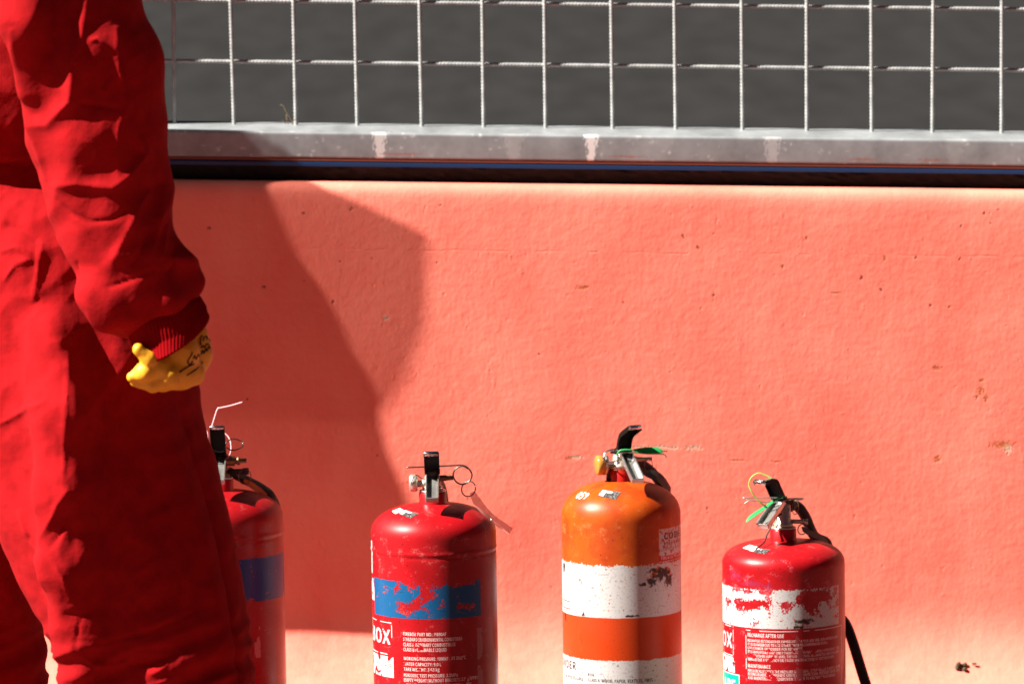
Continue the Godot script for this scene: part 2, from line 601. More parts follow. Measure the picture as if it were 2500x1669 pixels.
func body_mesh(r: float, dome: float, power: float, height: float, lip: float) -> Array:
	var prof := dome_profile(r, dome, power)
	var y := dome + 0.004
	while y < height - 0.02:
		var bead := 0.0
		if lip > 0.0:
			bead = 0.0007 * exp(-pow((y - lip) / 0.0022, 2.0)) - 0.0006 * exp(-pow((y - lip - 0.005) / 0.002, 2.0))
		prof.append(Vector2(r + bead, y))
		y += 0.002 if y < 0.12 else 0.02
	prof.append(Vector2(r, height - 0.015))
	prof.append(Vector2(r - 0.004, height - 0.004))
	prof.append(Vector2(r - 0.009, height))
	prof.append(Vector2(0.002, height - 0.006))
	var p := PackedVector3Array()
	var uv := PackedVector2Array()
	var segs := 97
	var run := 0.0
	for i in prof.size():
		if i > 0:
			run += prof[i].distance_to(prof[i - 1])
		for j in segs:
			var u := j / float(segs - 1)
			var a := (u - 0.5) * TAU
			p.append(Vector3(prof[i].x * sin(a), -prof[i].y, prof[i].x * cos(a)))
			uv.append(Vector2(u, minf(run / TEX_RUN, 1.0)))
	var sh := Shape.new()
	sh.grid(p, prof.size(), segs, false, false, true, uv, -1)
	# arc length minus drop on the straight body
	var arc := 0.0
	for i in range(1, 33):
		arc += prof[i].distance_to(prof[i - 1])
	return [sh.done(), arc - dome, arc]


# prints a line of lettering into a body's texture; along and drop in metres
func letter(img: Image, words: String, along: float, drop: float, cap: float, r: float, extra: float, c: Color, width := 0.0, bold := false, worn: FastNoiseLite = null, wear := 0.0) -> void:
	var font := SystemFont.new()
	font.font_names = PackedStringArray(["Droid Sans"])
	font.font_weight = 700 if bold else 400
	var t := TextMesh.new()
	t.text = words
	t.font = font
	t.font_size = 32
	t.pixel_size = 1.0
	t.depth = 0.0
	t.curve_step = 2.0
	t.horizontal_alignment = HORIZONTAL_ALIGNMENT_LEFT
	var arr := t.get_mesh_arrays()
	var v: PackedVector3Array = arr[Mesh.ARRAY_VERTEX]
	if v.is_empty():
		return
	var idx = arr[Mesh.ARRAY_INDEX]
	var low := v[0]
	var high := v[0]
	for q in v:
		low = low.min(q)
		high = high.max(q)
	var s := cap / (32.0 * 0.714)
	var sx := s if width <= 0.0 else width / (high.x - low.x)
	var mid := (low.y + high.y) / 2.0
	var pw := TEX_W / (TAU * r)
	var ph := TEX_H / TEX_RUN
	var count: int = idx.size() if idx != null else v.size()
	for i in range(0, count, 3):
		var q := []
		for k in 3:
			var vert: Vector3 = v[idx[i + k]] if idx != null else v[i + k]
			q.append(Vector2(TEX_W / 2.0 + (along + (vert.x - low.x) * sx) * pw, (drop + extra - (vert.y - mid) * s) * ph))
		fill_tri(img, q[0], q[1], q[2], c, worn, wear)


func fill_tri(img: Image, a: Vector2, b: Vector2, c: Vector2, col: Color, worn: FastNoiseLite, wear: float) -> void:
	var lo := a.min(b).min(c).floor()
	var hi := a.max(b).max(c).ceil()
	var area := (b - a).cross(c - a)
	if absf(area) < 1e-6:
		return
	for y in range(maxi(0, int(lo.y)), mini(img.get_height(), int(hi.y) + 1)):
		for x in range(maxi(0, int(lo.x)), mini(img.get_width(), int(hi.x) + 1)):
			var p := Vector2(x + 0.5, y + 0.5)
			var u := (b - a).cross(p - a) / area
			var w := (p - a).cross(c - a) / area
			if u >= -0.01 and w >= -0.01 and u + w <= 1.01:
				if worn == null or worn.get_noise_2d(x, y) < wear:
					img.set_pixel(x, y, col)


func patch(img: Image, a0: float, a1: float, d0: float, d1: float, r: float, extra: float, c: Color, worn: FastNoiseLite = null, wear := 0.0) -> void:
	var pw := TEX_W / (TAU * r)
	var ph := TEX_H / TEX_RUN
	for y in range(maxi(0, int((d0 + extra) * ph)), mini(TEX_H, int((d1 + extra) * ph) + 1)):
		for x in range(maxi(0, int(TEX_W / 2.0 + a0 * pw)), mini(TEX_W, int(TEX_W / 2.0 + a1 * pw) + 1)):
			if worn == null or worn.get_noise_2d(x, y) < wear:
				img.set_pixel(x, y, c)


func outline_box(img: Image, a0: float, a1: float, d0: float, d1: float, r: float, extra: float, t: float, c: Color, worn: FastNoiseLite, wear: float) -> void:
	patch(img, a0, a1, d0, d0 + t, r, extra, c, worn, wear)
	patch(img, a0, a1, d1 - t, d1, r, extra, c, worn, wear)
	patch(img, a0, a0 + t, d0, d1, r, extra, c, worn, wear)
	patch(img, a1 - t, a1, d0, d1, r, extra, c, worn, wear)


# base paint with scuffs, then printed bands: [drop0, drop1, colour, noise level that wears it, along0, along1, [[along, drop, ra, rd, strength], ...]]
func body_paint(seed_: int, r: float, extra: float, arc: float, base: Color, scuff: Color, dark: Color, bands: Array) -> Image:
	var img := Image.create(TEX_W, TEX_H, false, Image.FORMAT_RGB8)
	img.fill(base)
	var n1 := noise(seed_, 0.018, 5)
	var n2 := noise(seed_ + 1, 0.09, 3)
	var n3 := noise(seed_ + 2, 0.006, 3)
	var pw := TEX_W / (TAU * r)
	var ph := TEX_H / TEX_RUN
	for y in TEX_H:
		var drop := y / ph - extra
		var on := []
		for b in bands:
			if drop > b[0] - 0.004 and drop < b[1] + 0.004:
				on.append(b)
		var near_lip := exp(-pow((drop - 0.062) / 0.014, 2.0)) * 0.24
		for x in range(TEX_W / 6, TEX_W * 5 / 6):
			var along := (x - TEX_W / 2.0) / pw
			var a := n1.get_noise_2d(x * 0.8, y)
			var f := n2.get_noise_2d(x, y)
			var big := n3.get_noise_2d(x, y)
			var c := base.lerp(dark, clampf(big * 0.9 + 0.15, 0.0, 0.6))
			var k := clampf((a + f * 0.5 + near_lip - 0.36) * 1.8, 0.0, 0.7)
			if k > 0.0:
				c = c.lerp(scuff, k)
			if f > 0.56 and a < 0.0:
				c = Color(0.10, 0.06, 0.06)
			for b in on:
				if along < b[4] or along > b[5]:
					continue
				var wob := f * 0.0012 + a * 0.0010
				if drop < b[0] + wob * b[7] or drop > b[1] + wob * 0.35:
					continue
				var v := a * 0.75 + f * 0.45
				for s in b[6]:
					var g := exp(-pow((along - s[0]) / s[2], 2.0) - pow((drop - s[1]) / s[3], 2.0))
					v += g * s[4]
				if v < b[3]:
					var bc: Color = b[2]
					c = bc.lerp(Color(0.25, 0.2, 0.2), clampf((f - 0.25) * 0.8, 0.0, 0.25))
				elif v < b[3] + 0.05:
					c = c.lerp(b[2], 0.4)
			img.set_pixel(x, y, c)
	# scratches: short thin lines, most of them near level or upright
	var rr := RandomNumberGenerator.new()
	rr.seed = seed_ + 9
	for n in 90:
		var at := Vector2(rr.randf_range(TEX_W * 0.22, TEX_W * 0.78), rr.randf_range(0.06 + extra, 0.30 + extra) * ph)
		var turn := rr.randf_range(-0.35, 0.35) + (PI / 2 if rr.randf() < 0.5 else 0.0)
		var tint := scuff if rr.randf() < 0.6 else Color(0.14, 0.06, 0.06)
		var weight := rr.randf_range(0.25, 0.8)
		for k in int(rr.randf_range(6.0, 46.0)):
			var q := Vector2i(at + Vector2(cos(turn), sin(turn)) * k)
			turn += rr.randf_range(-0.03, 0.03)
			if q.x > 0 and q.x < TEX_W - 1 and q.y > 0 and q.y < TEX_H - 1:
				img.set_pixel(q.x, q.y, img.get_pixel(q.x, q.y).lerp(tint, weight))
				img.set_pixel(q.x, q.y + 1, img.get_pixel(q.x, q.y + 1).lerp(tint, weight * 0.6))
	return img


func gloss(img: Image, seed_: int, rough := 0.24) -> StandardMaterial3D:
	img.fill_rect(Rect2i(0, TEX_H - 3, TEX_W, 3), img.get_pixel(0, 4) if rough < 0.32 else lin(0.48, 0.48, 0.48))
	var m := mat(Color.WHITE, 1.0)
	m.albedo_texture = ImageTexture.create_from_image(img)
	m.texture_repeat = false
	m.metallic_specular = 0.36
	m.roughness_texture = noise_texture(seed_, 0.012, 256, 5, Color(rough, rough, rough), Color(rough + 0.28, rough + 0.28, rough + 0.28))
	return m


# a printed sticker that lies on the dome: centre by angle and arc, turned in its own plane
func dome_sticker(t: Node3D, called: String, prof: PackedVector2Array, angle: float, arc: float, w: float, h: float, turn: float, m: Material) -> void:
	var run := PackedFloat32Array([0.0])
	for i in range(1, prof.size()):
		run.append(run[i - 1] + prof[i].distance_to(prof[i - 1]))
	var p := PackedVector3Array()
	var uv := PackedVector2Array()
	var n := 9
	for i in n:
		for j in n:
			var q := Vector2((j / (n - 1.0) - 0.5) * w, (i / (n - 1.0) - 0.5) * h).rotated(turn)
			var s := arc + q.y
			var k := 0
			while k < prof.size() - 2 and run[k + 1] < s:
				k += 1
			var f := (s - run[k]) / (run[k + 1] - run[k])
			var c := prof[k].lerp(prof[k + 1], f)
			var tan := (prof[k + 1] - prof[k]).normalized()
			var nrm := Vector2(tan.y, -tan.x)
			var rad := c.x + nrm.x * 0.0006
			var a := angle + q.x / maxf(rad, 0.02)
			p.append(Vector3(rad * sin(a), -(c.y + nrm.y * 0.0006), rad * cos(a)))
			uv.append(Vector2(j / (n - 1.0), i / (n - 1.0)))
	var sh := Shape.new()
	sh.grid(p, n, n, false, false, true, uv, 1)
	put(t, called, sh.done(), m)


func date_label() -> StandardMaterial3D:
	var img := Image.create(96, 48, false, Image.FORMAT_RGB8)
	img.fill(Color(0.17, 0.16, 0.16))
	for b in [[4, 4, 26, 18], [4, 25, 26, 19], [33, 4, 26, 15]]:
		img.fill_rect(Rect2i(b[0], b[1], b[2], b[3]), Color(0.80, 0.80, 0.82))
	var n := noise(61, 0.12, 3)
	for y in 48:
		for x in 96:
			var v := n.get_noise_2d(x, y)
			if x > 62 and v > 0.12 or (x > 36 and y > 24 and v > 0.20):
				img.set_pixel(x, y, Color(0.50, 0.50, 0.50))
			elif x > 40 and x < 55 and y > 7 and y < 15 and v > 0.1:
				img.set_pixel(x, y, Color(0.35, 0.35, 0.36))
	var m := mat(Color.WHITE, 0.45)
	m.albedo_texture = ImageTexture.create_from_image(img)
	return m


func round_label() -> StandardMaterial3D:
	var img := Image.create(64, 48, false, Image.FORMAT_RGB8)
	img.fill(Color(0.90, 0.84, 0.80))
	var n := noise(62, 0.10, 3)
	for y in 48:
		for x in 64:
			if (y > 12 and y < 20 or y > 26 and y < 33) and x > 8 and x < 52 and n.get_noise_2d(x * 2, y) > -0.05:
				img.set_pixel(x, y, Color(0.80, 0.30, 0.28))
	var m := mat(Color.WHITE, 0.5)
	m.albedo_texture = ImageTexture.create_from_image(img)
	return m


# squeeze lever: a black pressed channel with a bright top skin; path in the plane turned by yaw
func lever(t: Node3D, yaw: float, path: Array, width: float, black: Material, bright: Material) -> void:
	var turn := Basis(Vector3.UP, yaw)
	var pts := curve(path, 7)
	for i in pts.size():
		pts[i] = turn * pts[i]
	var fr := frames_along(pts, turn * Vector3(0, 1, -0.3))
	var w := width / 2.0
	var u := Shape.new()
	u.sweep(fr, PackedVector2Array([Vector2(-w, -0.007), Vector2(-w + 0.0014, -0.007), Vector2(-w + 0.0014, -0.0014), Vector2(w - 0.0014, -0.0014), Vector2(w - 0.0014, -0.007), Vector2(w, -0.007), Vector2(w, -0.001), Vector2(w - 0.001, 0.0), Vector2(-w + 0.001, 0.0), Vector2(-w, -0.001)]))
	var lv := put(t, "lever", u.done(), black)
	var s := Shape.new()
	s.sweep(fr, PackedVector2Array([Vector2(-w + 0.0006, 0.0002), Vector2(w - 0.0006, 0.0002), Vector2(w - 0.0014, 0.0014), Vector2(-w + 0.0014, 0.0014)]))
	# rolled bright lip at the tip
	var tip: Transform3D = fr[fr.size() - 1]
	var a := tip.origin - tip.basis.x * (w - 0.001) - tip.basis.y * 0.0025
	s.tube(PackedVector3Array([a, a + tip.basis.x * (w - 0.001), a + tip.basis.x * (width - 0.002)]), 0.0031, 10)
	put(lv, "bright_top", s.done(), bright)


func carry_handle(t: Node3D, yaw: float, root: Vector3, end: Vector3, width: float, steel: Material) -> void:
	var turn := Basis(Vector3.UP, yaw)
	var pts := PackedVector3Array()
	for i in 9:
		pts.append(turn * root.lerp(end, i / 8.0))
	var fr := frames_along(pts, turn * Vector3(0, 1, 0.4))
	var w := width / 2.0
	var u := Shape.new()
	u.sweep(fr, PackedVector2Array([Vector2(-w, 0.0085), Vector2(-w, 0.001), Vector2(-w + 0.001, 0.0), Vector2(w - 0.001, 0.0), Vector2(w, 0.001), Vector2(w, 0.0085), Vector2(w - 0.0014, 0.0085), Vector2(w - 0.0014, 0.0015), Vector2(-w + 0.0014, 0.0015), Vector2(-w + 0.0014, 0.0085)]))
	# closed front end
	var tip: Transform3D = fr[8]
	u.box(Vector3(width - 0.0008, 0.0080, 0.0014), Transform3D(tip.basis, tip.origin + tip.basis.y * 0.0042 + tip.basis.z * 0.0004), 0.0004)
	put(t, "carry_handle", u.done(), steel)


func neck_parts(t: Node3D, red: Material, steel: Material, brass: Material, valve_top: float, collar_r := 0.0192) -> void:
	var c := Shape.new()
	c.lathe(PackedVector2Array([Vector2(0.001, -0.012), Vector2(collar_r + 0.0012, -0.012), Vector2(collar_r + 0.0010, -0.001), Vector2(collar_r, 0.0015), Vector2(collar_r, 0.0155), Vector2(collar_r - 0.001, 0.0168), Vector2(0.001, 0.0168)]), 40)
	put(t, "neck_collar", c.done(), red)
	var k := Shape.new()
	k.lathe(PackedVector2Array([Vector2(0.001, 0.0169), Vector2(collar_r - 0.0012, 0.0169), Vector2(collar_r - 0.0004, 0.0178), Vector2(collar_r - 0.0006, 0.0190), Vector2(collar_r - 0.002, 0.0196), Vector2(0.001, 0.0196)]), 40)
	put(t, "lock_ring", k.done(), steel)
	var v := Shape.new()
	v.lathe(PackedVector2Array([Vector2(0.001, 0.0197), Vector2(0.0145, 0.0197), Vector2(0.0145, 0.024), Vector2(0.0115, 0.026), Vector2(0.0115, valve_top - 0.008), Vector2(0.0095, valve_top - 0.006), Vector2(0.0095, valve_top), Vector2(0.001, valve_top)]), 24)
	v.box(Vector3(0.019, 0.016, 0.024), Transform3D(Basis.IDENTITY, Vector3(0, valve_top - 0.013, -0.004)), 0.001)
	put(t, "valve", v.done(), brass)


func hose(t: Node3D, path: Array, r: float, m: Material, called := "hose") -> MeshInstance3D:
	var s := Shape.new()
	s.tube(curve(path, 10), r, 14)
	return put(t, called, s.done(), m)


# a strap, tag or seal: flat section along a path
func strip(t: Node, called: String, path: Array, up: Vector3, widths: Array, thick: float, m: Material) -> MeshInstance3D:
	var pts := curve(path, 6)
	var fr := frames_along(pts, up)
	var p := PackedVector3Array()
	for i in fr.size():
		var f: Transform3D = fr[i]
		var k := float(i) / (fr.size() - 1) * (widths.size() - 1)
		var a := mini(int(k), widths.size() - 2)
		var w: float = lerpf(widths[a], widths[a + 1], k - a) / 2.0
		for q in [Vector2(-w, -thick), Vector2(w, -thick), Vector2(w, thick), Vector2(-w, thick)]:
			p.append(f.origin + f.basis.x * q.x + f.basis.y * q.y)
	var s := Shape.new()
	s.grid(p, fr.size(), 4, true, true, false)
	return put(t, called, s.done(), m)


func wire(t: Node, called: String, path: Array, r: float, m: Material) -> MeshInstance3D:
	var s := Shape.new()
	s.tube(curve(path, 6), r, 6)
	return put(t, called, s.done(), m)


func knurled_rod(s: Shape, from: Vector3, to: Vector3, steps: Array) -> void:
	# stepped rod: [share of the way, radius] pairs
	var axis := (to - from)
	var prof := PackedVector2Array([Vector2(0.0003, 0.0)])
	for q in steps:
		prof.append(Vector2(q[1], q[0] * axis.length()))
	prof.append(Vector2(0.0003, axis.length()))
	var y := axis.normalized()
	var x := y.cross(Vector3(0.1, 0.2, 1)).normalized()
	s.lathe(prof, 20, Transform3D(Basis(x, y, x.cross(y)), from))


func build_extinguishers() -> void:
	var steel := mat(Color.WHITE, 0.34, 0.85)
	steel.albedo_texture = noise_texture(71, 0.03, 128, 4, lin(0.36, 0.36, 0.35), lin(0.72, 0.71, 0.68))
	steel.uv1_triplanar = true
	steel.uv1_scale = Vector3(9, 9, 9)
	var chrome := mat(lin(0.80, 0.80, 0.80), 0.16, 1.0)
	var nickel := mat(lin(0.52, 0.49, 0.42), 0.42, 0.7)
	var bronze := mat(lin(0.20, 0.14, 0.07), 0.45, 0.6)
	var black := mat(lin(0.004, 0.004, 0.004), 0.6)
	black.metallic_specular = 0.25
	var rubber := mat(lin(0.012, 0.011, 0.011), 0.55)
	var darkwire := mat(lin(0.10, 0.09, 0.085), 0.35, 0.8)
	var red_paint := mat(lin(0.36, 0.005, 0.009), 0.30)
	var red := lin(0.35, 0.005, 0.009)
	var scuff := lin(0.42, 0.11, 0.10)
	var deep := lin(0.24, 0.004, 0.006)
	var blue := lin(0.002, 0.080, 0.21)
	var white := lin(0.48, 0.48, 0.48)
	var ink := lin(0.66, 0.58, 0.56)
	var wearing := noise(81, 0.016, 3)
	var dates := date_label()
	var rounds := round_label()
	var group := "fire extinguishers standing along the barrier"

	# --- second from the left: red, blue band, buff tag on the pin's ring
	var t := thing("fire_extinguisher", "red fire extinguisher with worn sky blue band and pinkish tag on its pin", "fire extinguisher", Vector3(-0.1120, 0.4954, -7.3000), group)
	t.rotation.z = 0.017
	var made := body_mesh(0.0887, 0.043, 2.35, 0.4914, 0.062)
	var ex: float = made[1]
	var img := body_paint(100, 0.0887, ex, made[2], red, scuff, deep, [
		[0.100, 0.152, blue, 0.42, -0.112, 0.074, [[-0.010, 0.098, 0.050, 0.010, 0.95], [-0.030, 0.135, 0.024, 0.010, 0.75], [-0.056, 0.114, 0.008, 0.006, 0.7], [-0.012, 0.118, 0.012, 0.020, 0.6], [0.040, 0.100, 0.030, 0.006, 0.6], [0.036, 0.136, 0.022, 0.006, 0.5]], 1.0]])
	patch(img, -0.165, -0.121, 0.050, 0.096, 0.0887, ex, white, wearing, 0.3)
	patch(img, -0.170, -0.113, 0.103, 0.134, 0.0887, ex, white, wearing, 0.3)
	outline_box(img, -0.130, -0.066, 0.160, 0.206, 0.0887, ex, 0.0009, ink, wearing, 0.2)
	letter(img, "BOX", -0.127, 0.181, 0.021, 0.0887, ex, white, 0.058, true, wearing, 0.42)
	patch(img, -0.128, -0.064, 0.209, 0.238, 0.0887, ex, white, wearing, 0.26)
	letter(img, "EXTINGUISHER", -0.124, 0.222, 0.005, 0.0887, ex, red, 0.056)
	var lines := [["FIREBOX PART NO.: FB90AF", 0.174], ["STANDARD ENVIRONMENTAL CONDITIONS", 0.1815], ["CLASS A ORDINARY COMBUSTIBLES", 0.189], ["CLASS B FLAMMABLE LIQUID", 0.1965], ["WORKING PRESSURE: 1000kPa AT 20±2°C", 0.2085], ["WATER CAPACITY: 9.0 L", 0.2165], ["TARE WEIGHT: 3.63 kg", 0.2245], ["PERIODIC TEST PRESSURE: 2.5MPa", 0.2325], ["EMPTY WEIGHT (WITHOUT BRACKET): 3.9kg APPROX", 0.2400], ["OVERALL MASS (WITHOUT BRACKET): 12.9kg", 0.2475]]
	for l in lines:
		var words: String = l[0]
		letter(img, words, -0.046, l[1], 0.0048, 0.0887, ex, ink, words.length() * 0.00262, true, wearing, 0.48)
	patch(img, 0.066, 0.076, 0.170, 0.250, 0.0887, ex, lin(0.36, 0.12, 0.12), wearing, 0.1)
	put(t, "cylinder", made[0], gloss(img, 91))
	var prof := dome_profile(0.0887, 0.043, 2.35)
	dome_sticker(t, "date_label", prof, -0.62, 0.044, 0.030, 0.014, 0.30, dates)
	dome_sticker(t, "round_label", prof, -1.08, 0.040, 0.020, 0.013, 0.2, rounds)
	neck_parts(t, red_paint, steel, nickel, 0.046)
	lever(t, 0.0, [Vector3(0, 0.048, -0.014), Vector3(0, 0.0495, 0.010), Vector3(0, 0.061, 0.028), Vector3(0, 0.075, 0.044), Vector3(0, 0.0795, 0.056)], 0.0215, black, chrome)
	carry_handle(t, 0.0, Vector3(0, 0.043, 0.000), Vector3(0, 0.0100, 0.066), 0.0182, steel)
	var s := Shape.new()
	s.tube(curve([Vector3(-0.0355, 0.0540, 0.0200), Vector3(-0.0005, 0.0546, 0.0200), Vector3(0.0295, 0.0557, 0.0200), Vector3(0.0435, 0.0557, 0.0200), Vector3(0.0519, 0.0508, 0.0210), Vector3(0.0561, 0.0419, 0.0220), Vector3(0.0519, 0.0330, 0.0220), Vector3(0.0426, 0.0290, 0.0220), Vector3(0.0337, 0.0331, 0.0230), Vector3(0.0298, 0.0421, 0.0230), Vector3(0.0332, 0.0511, 0.0230), Vector3(0.0435, 0.0552, 0.0240), Vector3(0.0510, 0.0513, 0.0240)], 6), 0.00115, 7)
	put(t, "pin", s.done(), darkwire)
	s = Shape.new()
	s.ring(Vector3(0.0510, 0.0225, 0.0220), Vector3(0.0094, 0.0045, 0.002), Vector3(0.003, -0.0098, 0.001), 0.0009)
	put(t, "split_ring", s.done(), darkwire)
	s = Shape.new()
	knurled_rod(s, Vector3(0.0033, 0.0354, 0.0000), Vector3(0.0295, 0.0357, 0.0000), [[0.0, 0.0042], [0.6, 0.0042], [0.62, 0.0036], [1.0, 0.0032]])
	put(t, "outlet", s.done(), bronze)
	s = Shape.new()
	knurled_rod(s, Vector3(-0.0089, 0.0281, 0.0000), Vector3(-0.0215, 0.0281, 0.0000), [[0.0, 0.0065], [0.4, 0.0065], [0.45, 0.0048], [1.0, 0.0048]])
	knurled_rod(s, Vector3(-0.0215, 0.0293, 0.0000), Vector3(-0.0330, 0.0293, 0.0000), [[0.0, 0.0110], [0.15, 0.0122], [0.8, 0.0122], [1.0, 0.0100]])
	put(t, "pressure_gauge", s.done(), nickel)
	wire(t, "clip_wire", [Vector3(-0.0304, 0.0287, 0.0130), Vector3(-0.0281, 0.0363, 0.0130), Vector3(-0.0229, 0.0424, 0.0130), Vector3(-0.0164, 0.0377, 0.0100), Vector3(-0.0108, 0.0355, 0.0080)], 0.0007, darkwire)
	var buff := mat(lin(0.80, 0.44, 0.40), 0.5)
	buff.transparency = BaseMaterial3D.TRANSPARENCY_ALPHA
	buff.albedo_color.a = 0.45
	buff.backlight_enabled = true
	buff.backlight = lin(0.7, 0.3, 0.25)
	var tag_ := strip(t, "tag", [Vector3(0.0561, 0.0178, 0.0220), Vector3(0.0622, 0.0058, 0.0240), Vector3(0.0734, -0.0090, 0.0260), Vector3(0.0856, -0.0207, 0.0240), Vector3(0.0987, -0.0314, 0.0220), Vector3(0.1099, -0.0390, 0.0220)], Vector3(0.3, 0.25, 1), [0.0075, 0.0125, 0.0115, 0.0100, 0.0115, 0.0105], 0.0003, buff)
	s = Shape.new()
	s.lathe(PackedVector2Array([Vector2(0.0002, 0.0), Vector2(0.0016, 0.0), Vector2(0.0014, 0.0007), Vector2(0.0002, 0.0009)]), 12, Transform3D(Basis(Vector3.RIGHT, PI / 2), Vector3(0.0828, -0.0217, 0.0265)))
	put(tag_, "rivet", s.done(), steel)
	hose(t, [Vector3(0.000, 0.030, -0.010), Vector3(0.004, 0.030, -0.036), Vector3(0.012, 0.006, -0.070), Vector3(0.016, -0.05, -0.098), Vector3(0.016, -0.14, -0.100), Vector3(0.014, -0.26, -0.098)], 0.0075, rubber)

	# --- far left, half hidden by the marshal: red, dark blue band, pink cable ties
	t = thing("fire_extinguisher", "red fire extinguisher with dark blue band and pink cable ties, half behind the person", "fire extinguisher", Vector3(-0.4243, 0.4877, -7.5000), group)
	t.rotation.z = 0.015
	made = body_mesh(0.0905, 0.043, 2.4, 0.4837, 0.060)
	ex = made[1]
	img = body_paint(200, 0.0905, ex, made[2], lin(0.28, 0.005, 0.008), lin(0.28, 0.09, 0.085), deep, [
		[0.090, 0.1535, lin(0.008, 0.035, 0.17), 0.50, -0.16, 0.16, [[0.02, 0.0885, 0.05, 0.003, 0.5], [0.03, 0.152, 0.06, 0.003, 0.5]], 1.0]])
	patch(img, 0.052, 0.062, 0.190, 0.235, 0.0905, ex, lin(0.42, 0.12, 0.13), wearing, 0.0)
	put(t, "cylinder", made[0], gloss(img, 92))
	neck_parts(t, red_paint, steel, bronze, 0.050)
	lever(t, 0.0, [Vector3(0, 0.052, -0.014), Vector3(0, 0.055, 0.010), Vector3(0, 0.072, 0.028), Vector3(0, 0.092, 0.042), Vector3(0, 0.0985, 0.046)], 0.0215, black, chrome)
	carry_handle(t, 0.0, Vector3(0, 0.050, 0.000), Vector3(0, 0.0170, 0.066), 0.0200, steel)
	s = Shape.new()
	knurled_rod(s, Vector3(0.0038, 0.0427, 0.0000), Vector3(0.0389, 0.0427, 0.0000), [[0.0, 0.0075], [0.50, 0.0075], [0.52, 0.0045], [0.60, 0.0045], [0.61, 0.0060], [0.72, 0.0060], [0.73, 0.0035], [1.0, 0.0035]])
	knurled_rod(s, Vector3(-0.0084, 0.0432, 0.0000), Vector3(-0.0237, 0.0432, 0.0000), [[0.0, 0.0065], [1.0, 0.0065]])
	put(t, "valve_fitting", s.done(), bronze)
	s = Shape.new()
	knurled_rod(s, Vector3(0.0038, 0.0265, 0.0000), Vector3(0.0419, 0.0272, 0.0000), [[0.0, 0.0040], [0.75, 0.0040], [0.77, 0.0050], [0.96, 0.0050], [1.0, 0.0040]])
	put(t, "outlet", s.done(), rubber)
	s = Shape.new()
	s.tube(curve([Vector3(-0.0379, 0.0572, 0.0240), Vector3(-0.0268, 0.0627, 0.0260), Vector3(-0.0176, 0.0635, 0.0280), Vector3(-0.0074, 0.0620, 0.0280), Vector3(0.0038, 0.0601, 0.0280), Vector3(0.0088, 0.0637, 0.0260), Vector3(0.0119, 0.0734, 0.0220), Vector3(0.0221, 0.0763, 0.0140), Vector3(0.0333, 0.0718, 0.0120), Vector3(0.0351, 0.0666, 0.0180), Vector3(0.0282, 0.0630, 0.0280), Vector3(0.0180, 0.0623, 0.0300), Vector3(0.0119, 0.0661, 0.0280)], 6), 0.0010, 7)
	put(t, "pin", s.done(), darkwire)
	s = Shape.new()
	s.ring(Vector3(0.0363, 0.0206, 0.0100), Vector3(0.0092, 0, 0.003), Vector3(0.001, 0.0112, 0.002), 0.0006)
	put(t, "split_ring", s.done(), darkwire)
	var pink := mat(lin(0.80, 0.42, 0.46), 0.5)
	wire(t, "cable_tie", [Vector3(-0.0471, 0.0998, 0.0200), Vector3(-0.0400, 0.0973, 0.0200), Vector3(-0.0278, 0.0928, 0.0200), Vector3(-0.0181, 0.0896, 0.0200), Vector3(-0.0154, 0.0856, 0.0210), Vector3(-0.0154, 0.0744, 0.0220), Vector3(-0.0166, 0.0621, 0.0220), Vector3(-0.0151, 0.0532, 0.0180), Vector3(-0.0105, 0.0478, 0.0100)], 0.0011, pink)
	var tie := wire(t, "cable_tie", [Vector3(-0.0105, 0.0921, 0.0100), Vector3(-0.0069, 0.1034, 0.0100), Vector3(-0.0011, 0.1197, 0.0100), Vector3(0.0038, 0.1215, 0.0100), Vector3(0.0180, 0.1245, 0.0100), Vector3(0.0353, 0.1294, 0.0100)], 0.0012, pink)
	wire(t, "cable_tie", [Vector3(0.0078, 0.0824, -0.0060), Vector3(0.0129, 0.0776, -0.0040), Vector3(0.0165, 0.0689, 0.0000), Vector3(0.0165, 0.0572, 0.0040), Vector3(0.0119, 0.0482, 0.0060), Vector3(0.0038, 0.0455, 0.0080)], 0.0008, pink)
	strip(t, "hose_label", [Vector3(0.0333, 0.0118, -0.0200), Vector3(0.0434, 0.0044, -0.0240), Vector3(0.0546, -0.0047, -0.0300), Vector3(0.0658, -0.0126, -0.0340)], Vector3(0.3, 0.6, 0.7), [0.0035, 0.011, 0.011, 0.004], 0.0003, mat(lin(0.62, 0.14, 0.02), 0.5))
	hose(t, [Vector3(0.012, 0.026, -0.012), Vector3(0.0414, 0.0069, -0.0350), Vector3(0.0577, -0.0040, -0.0450), Vector3(0.0719, -0.0181, -0.0500), Vector3(0.079, -0.05, -0.062), Vector3(0.080, -0.16, -0.066), Vector3(0.078, -0.28, -0.066)], 0.0068, rubber)

	# --- third: orange with two white bands
	t = thing("fire_extinguisher", "orange fire extinguisher with broad white bands, a yellow faced gauge and a green seal", "fire extinguisher", Vector3(0.1602, 0.4888, -7.6000), group)
	t.rotation.z = 0.013
	made = body_mesh(0.0879, 0.052, 2.3, 0.4848, 0.0)
	ex = made[1]
	var orange := lin(0.42, 0.062, 0.003)
	img = body_paint(300, 0.0879, ex, made[2], orange, lin(0.44, 0.13, 0.05), lin(0.30, 0.026, 0.003), [
		[0.114, 0.191, white, 0.50, -0.2, 0.2, [[-0.02, 0.110, 0.09, 0.005, 0.6], [0.050, 0.126, 0.024, 0.010, 0.55], [0.075, 0.134, 0.020, 0.012, 0.42]], 3.0],
		[0.191, 0.254, lin(0.44, 0.036, 0.002), 0.9, -0.2, 0.2, [], 0.3],
		[0.254, 0.340, white, 0.52, -0.2, 0.2, [], 1.2]])
	var soot := noise(303, 0.05, 4)
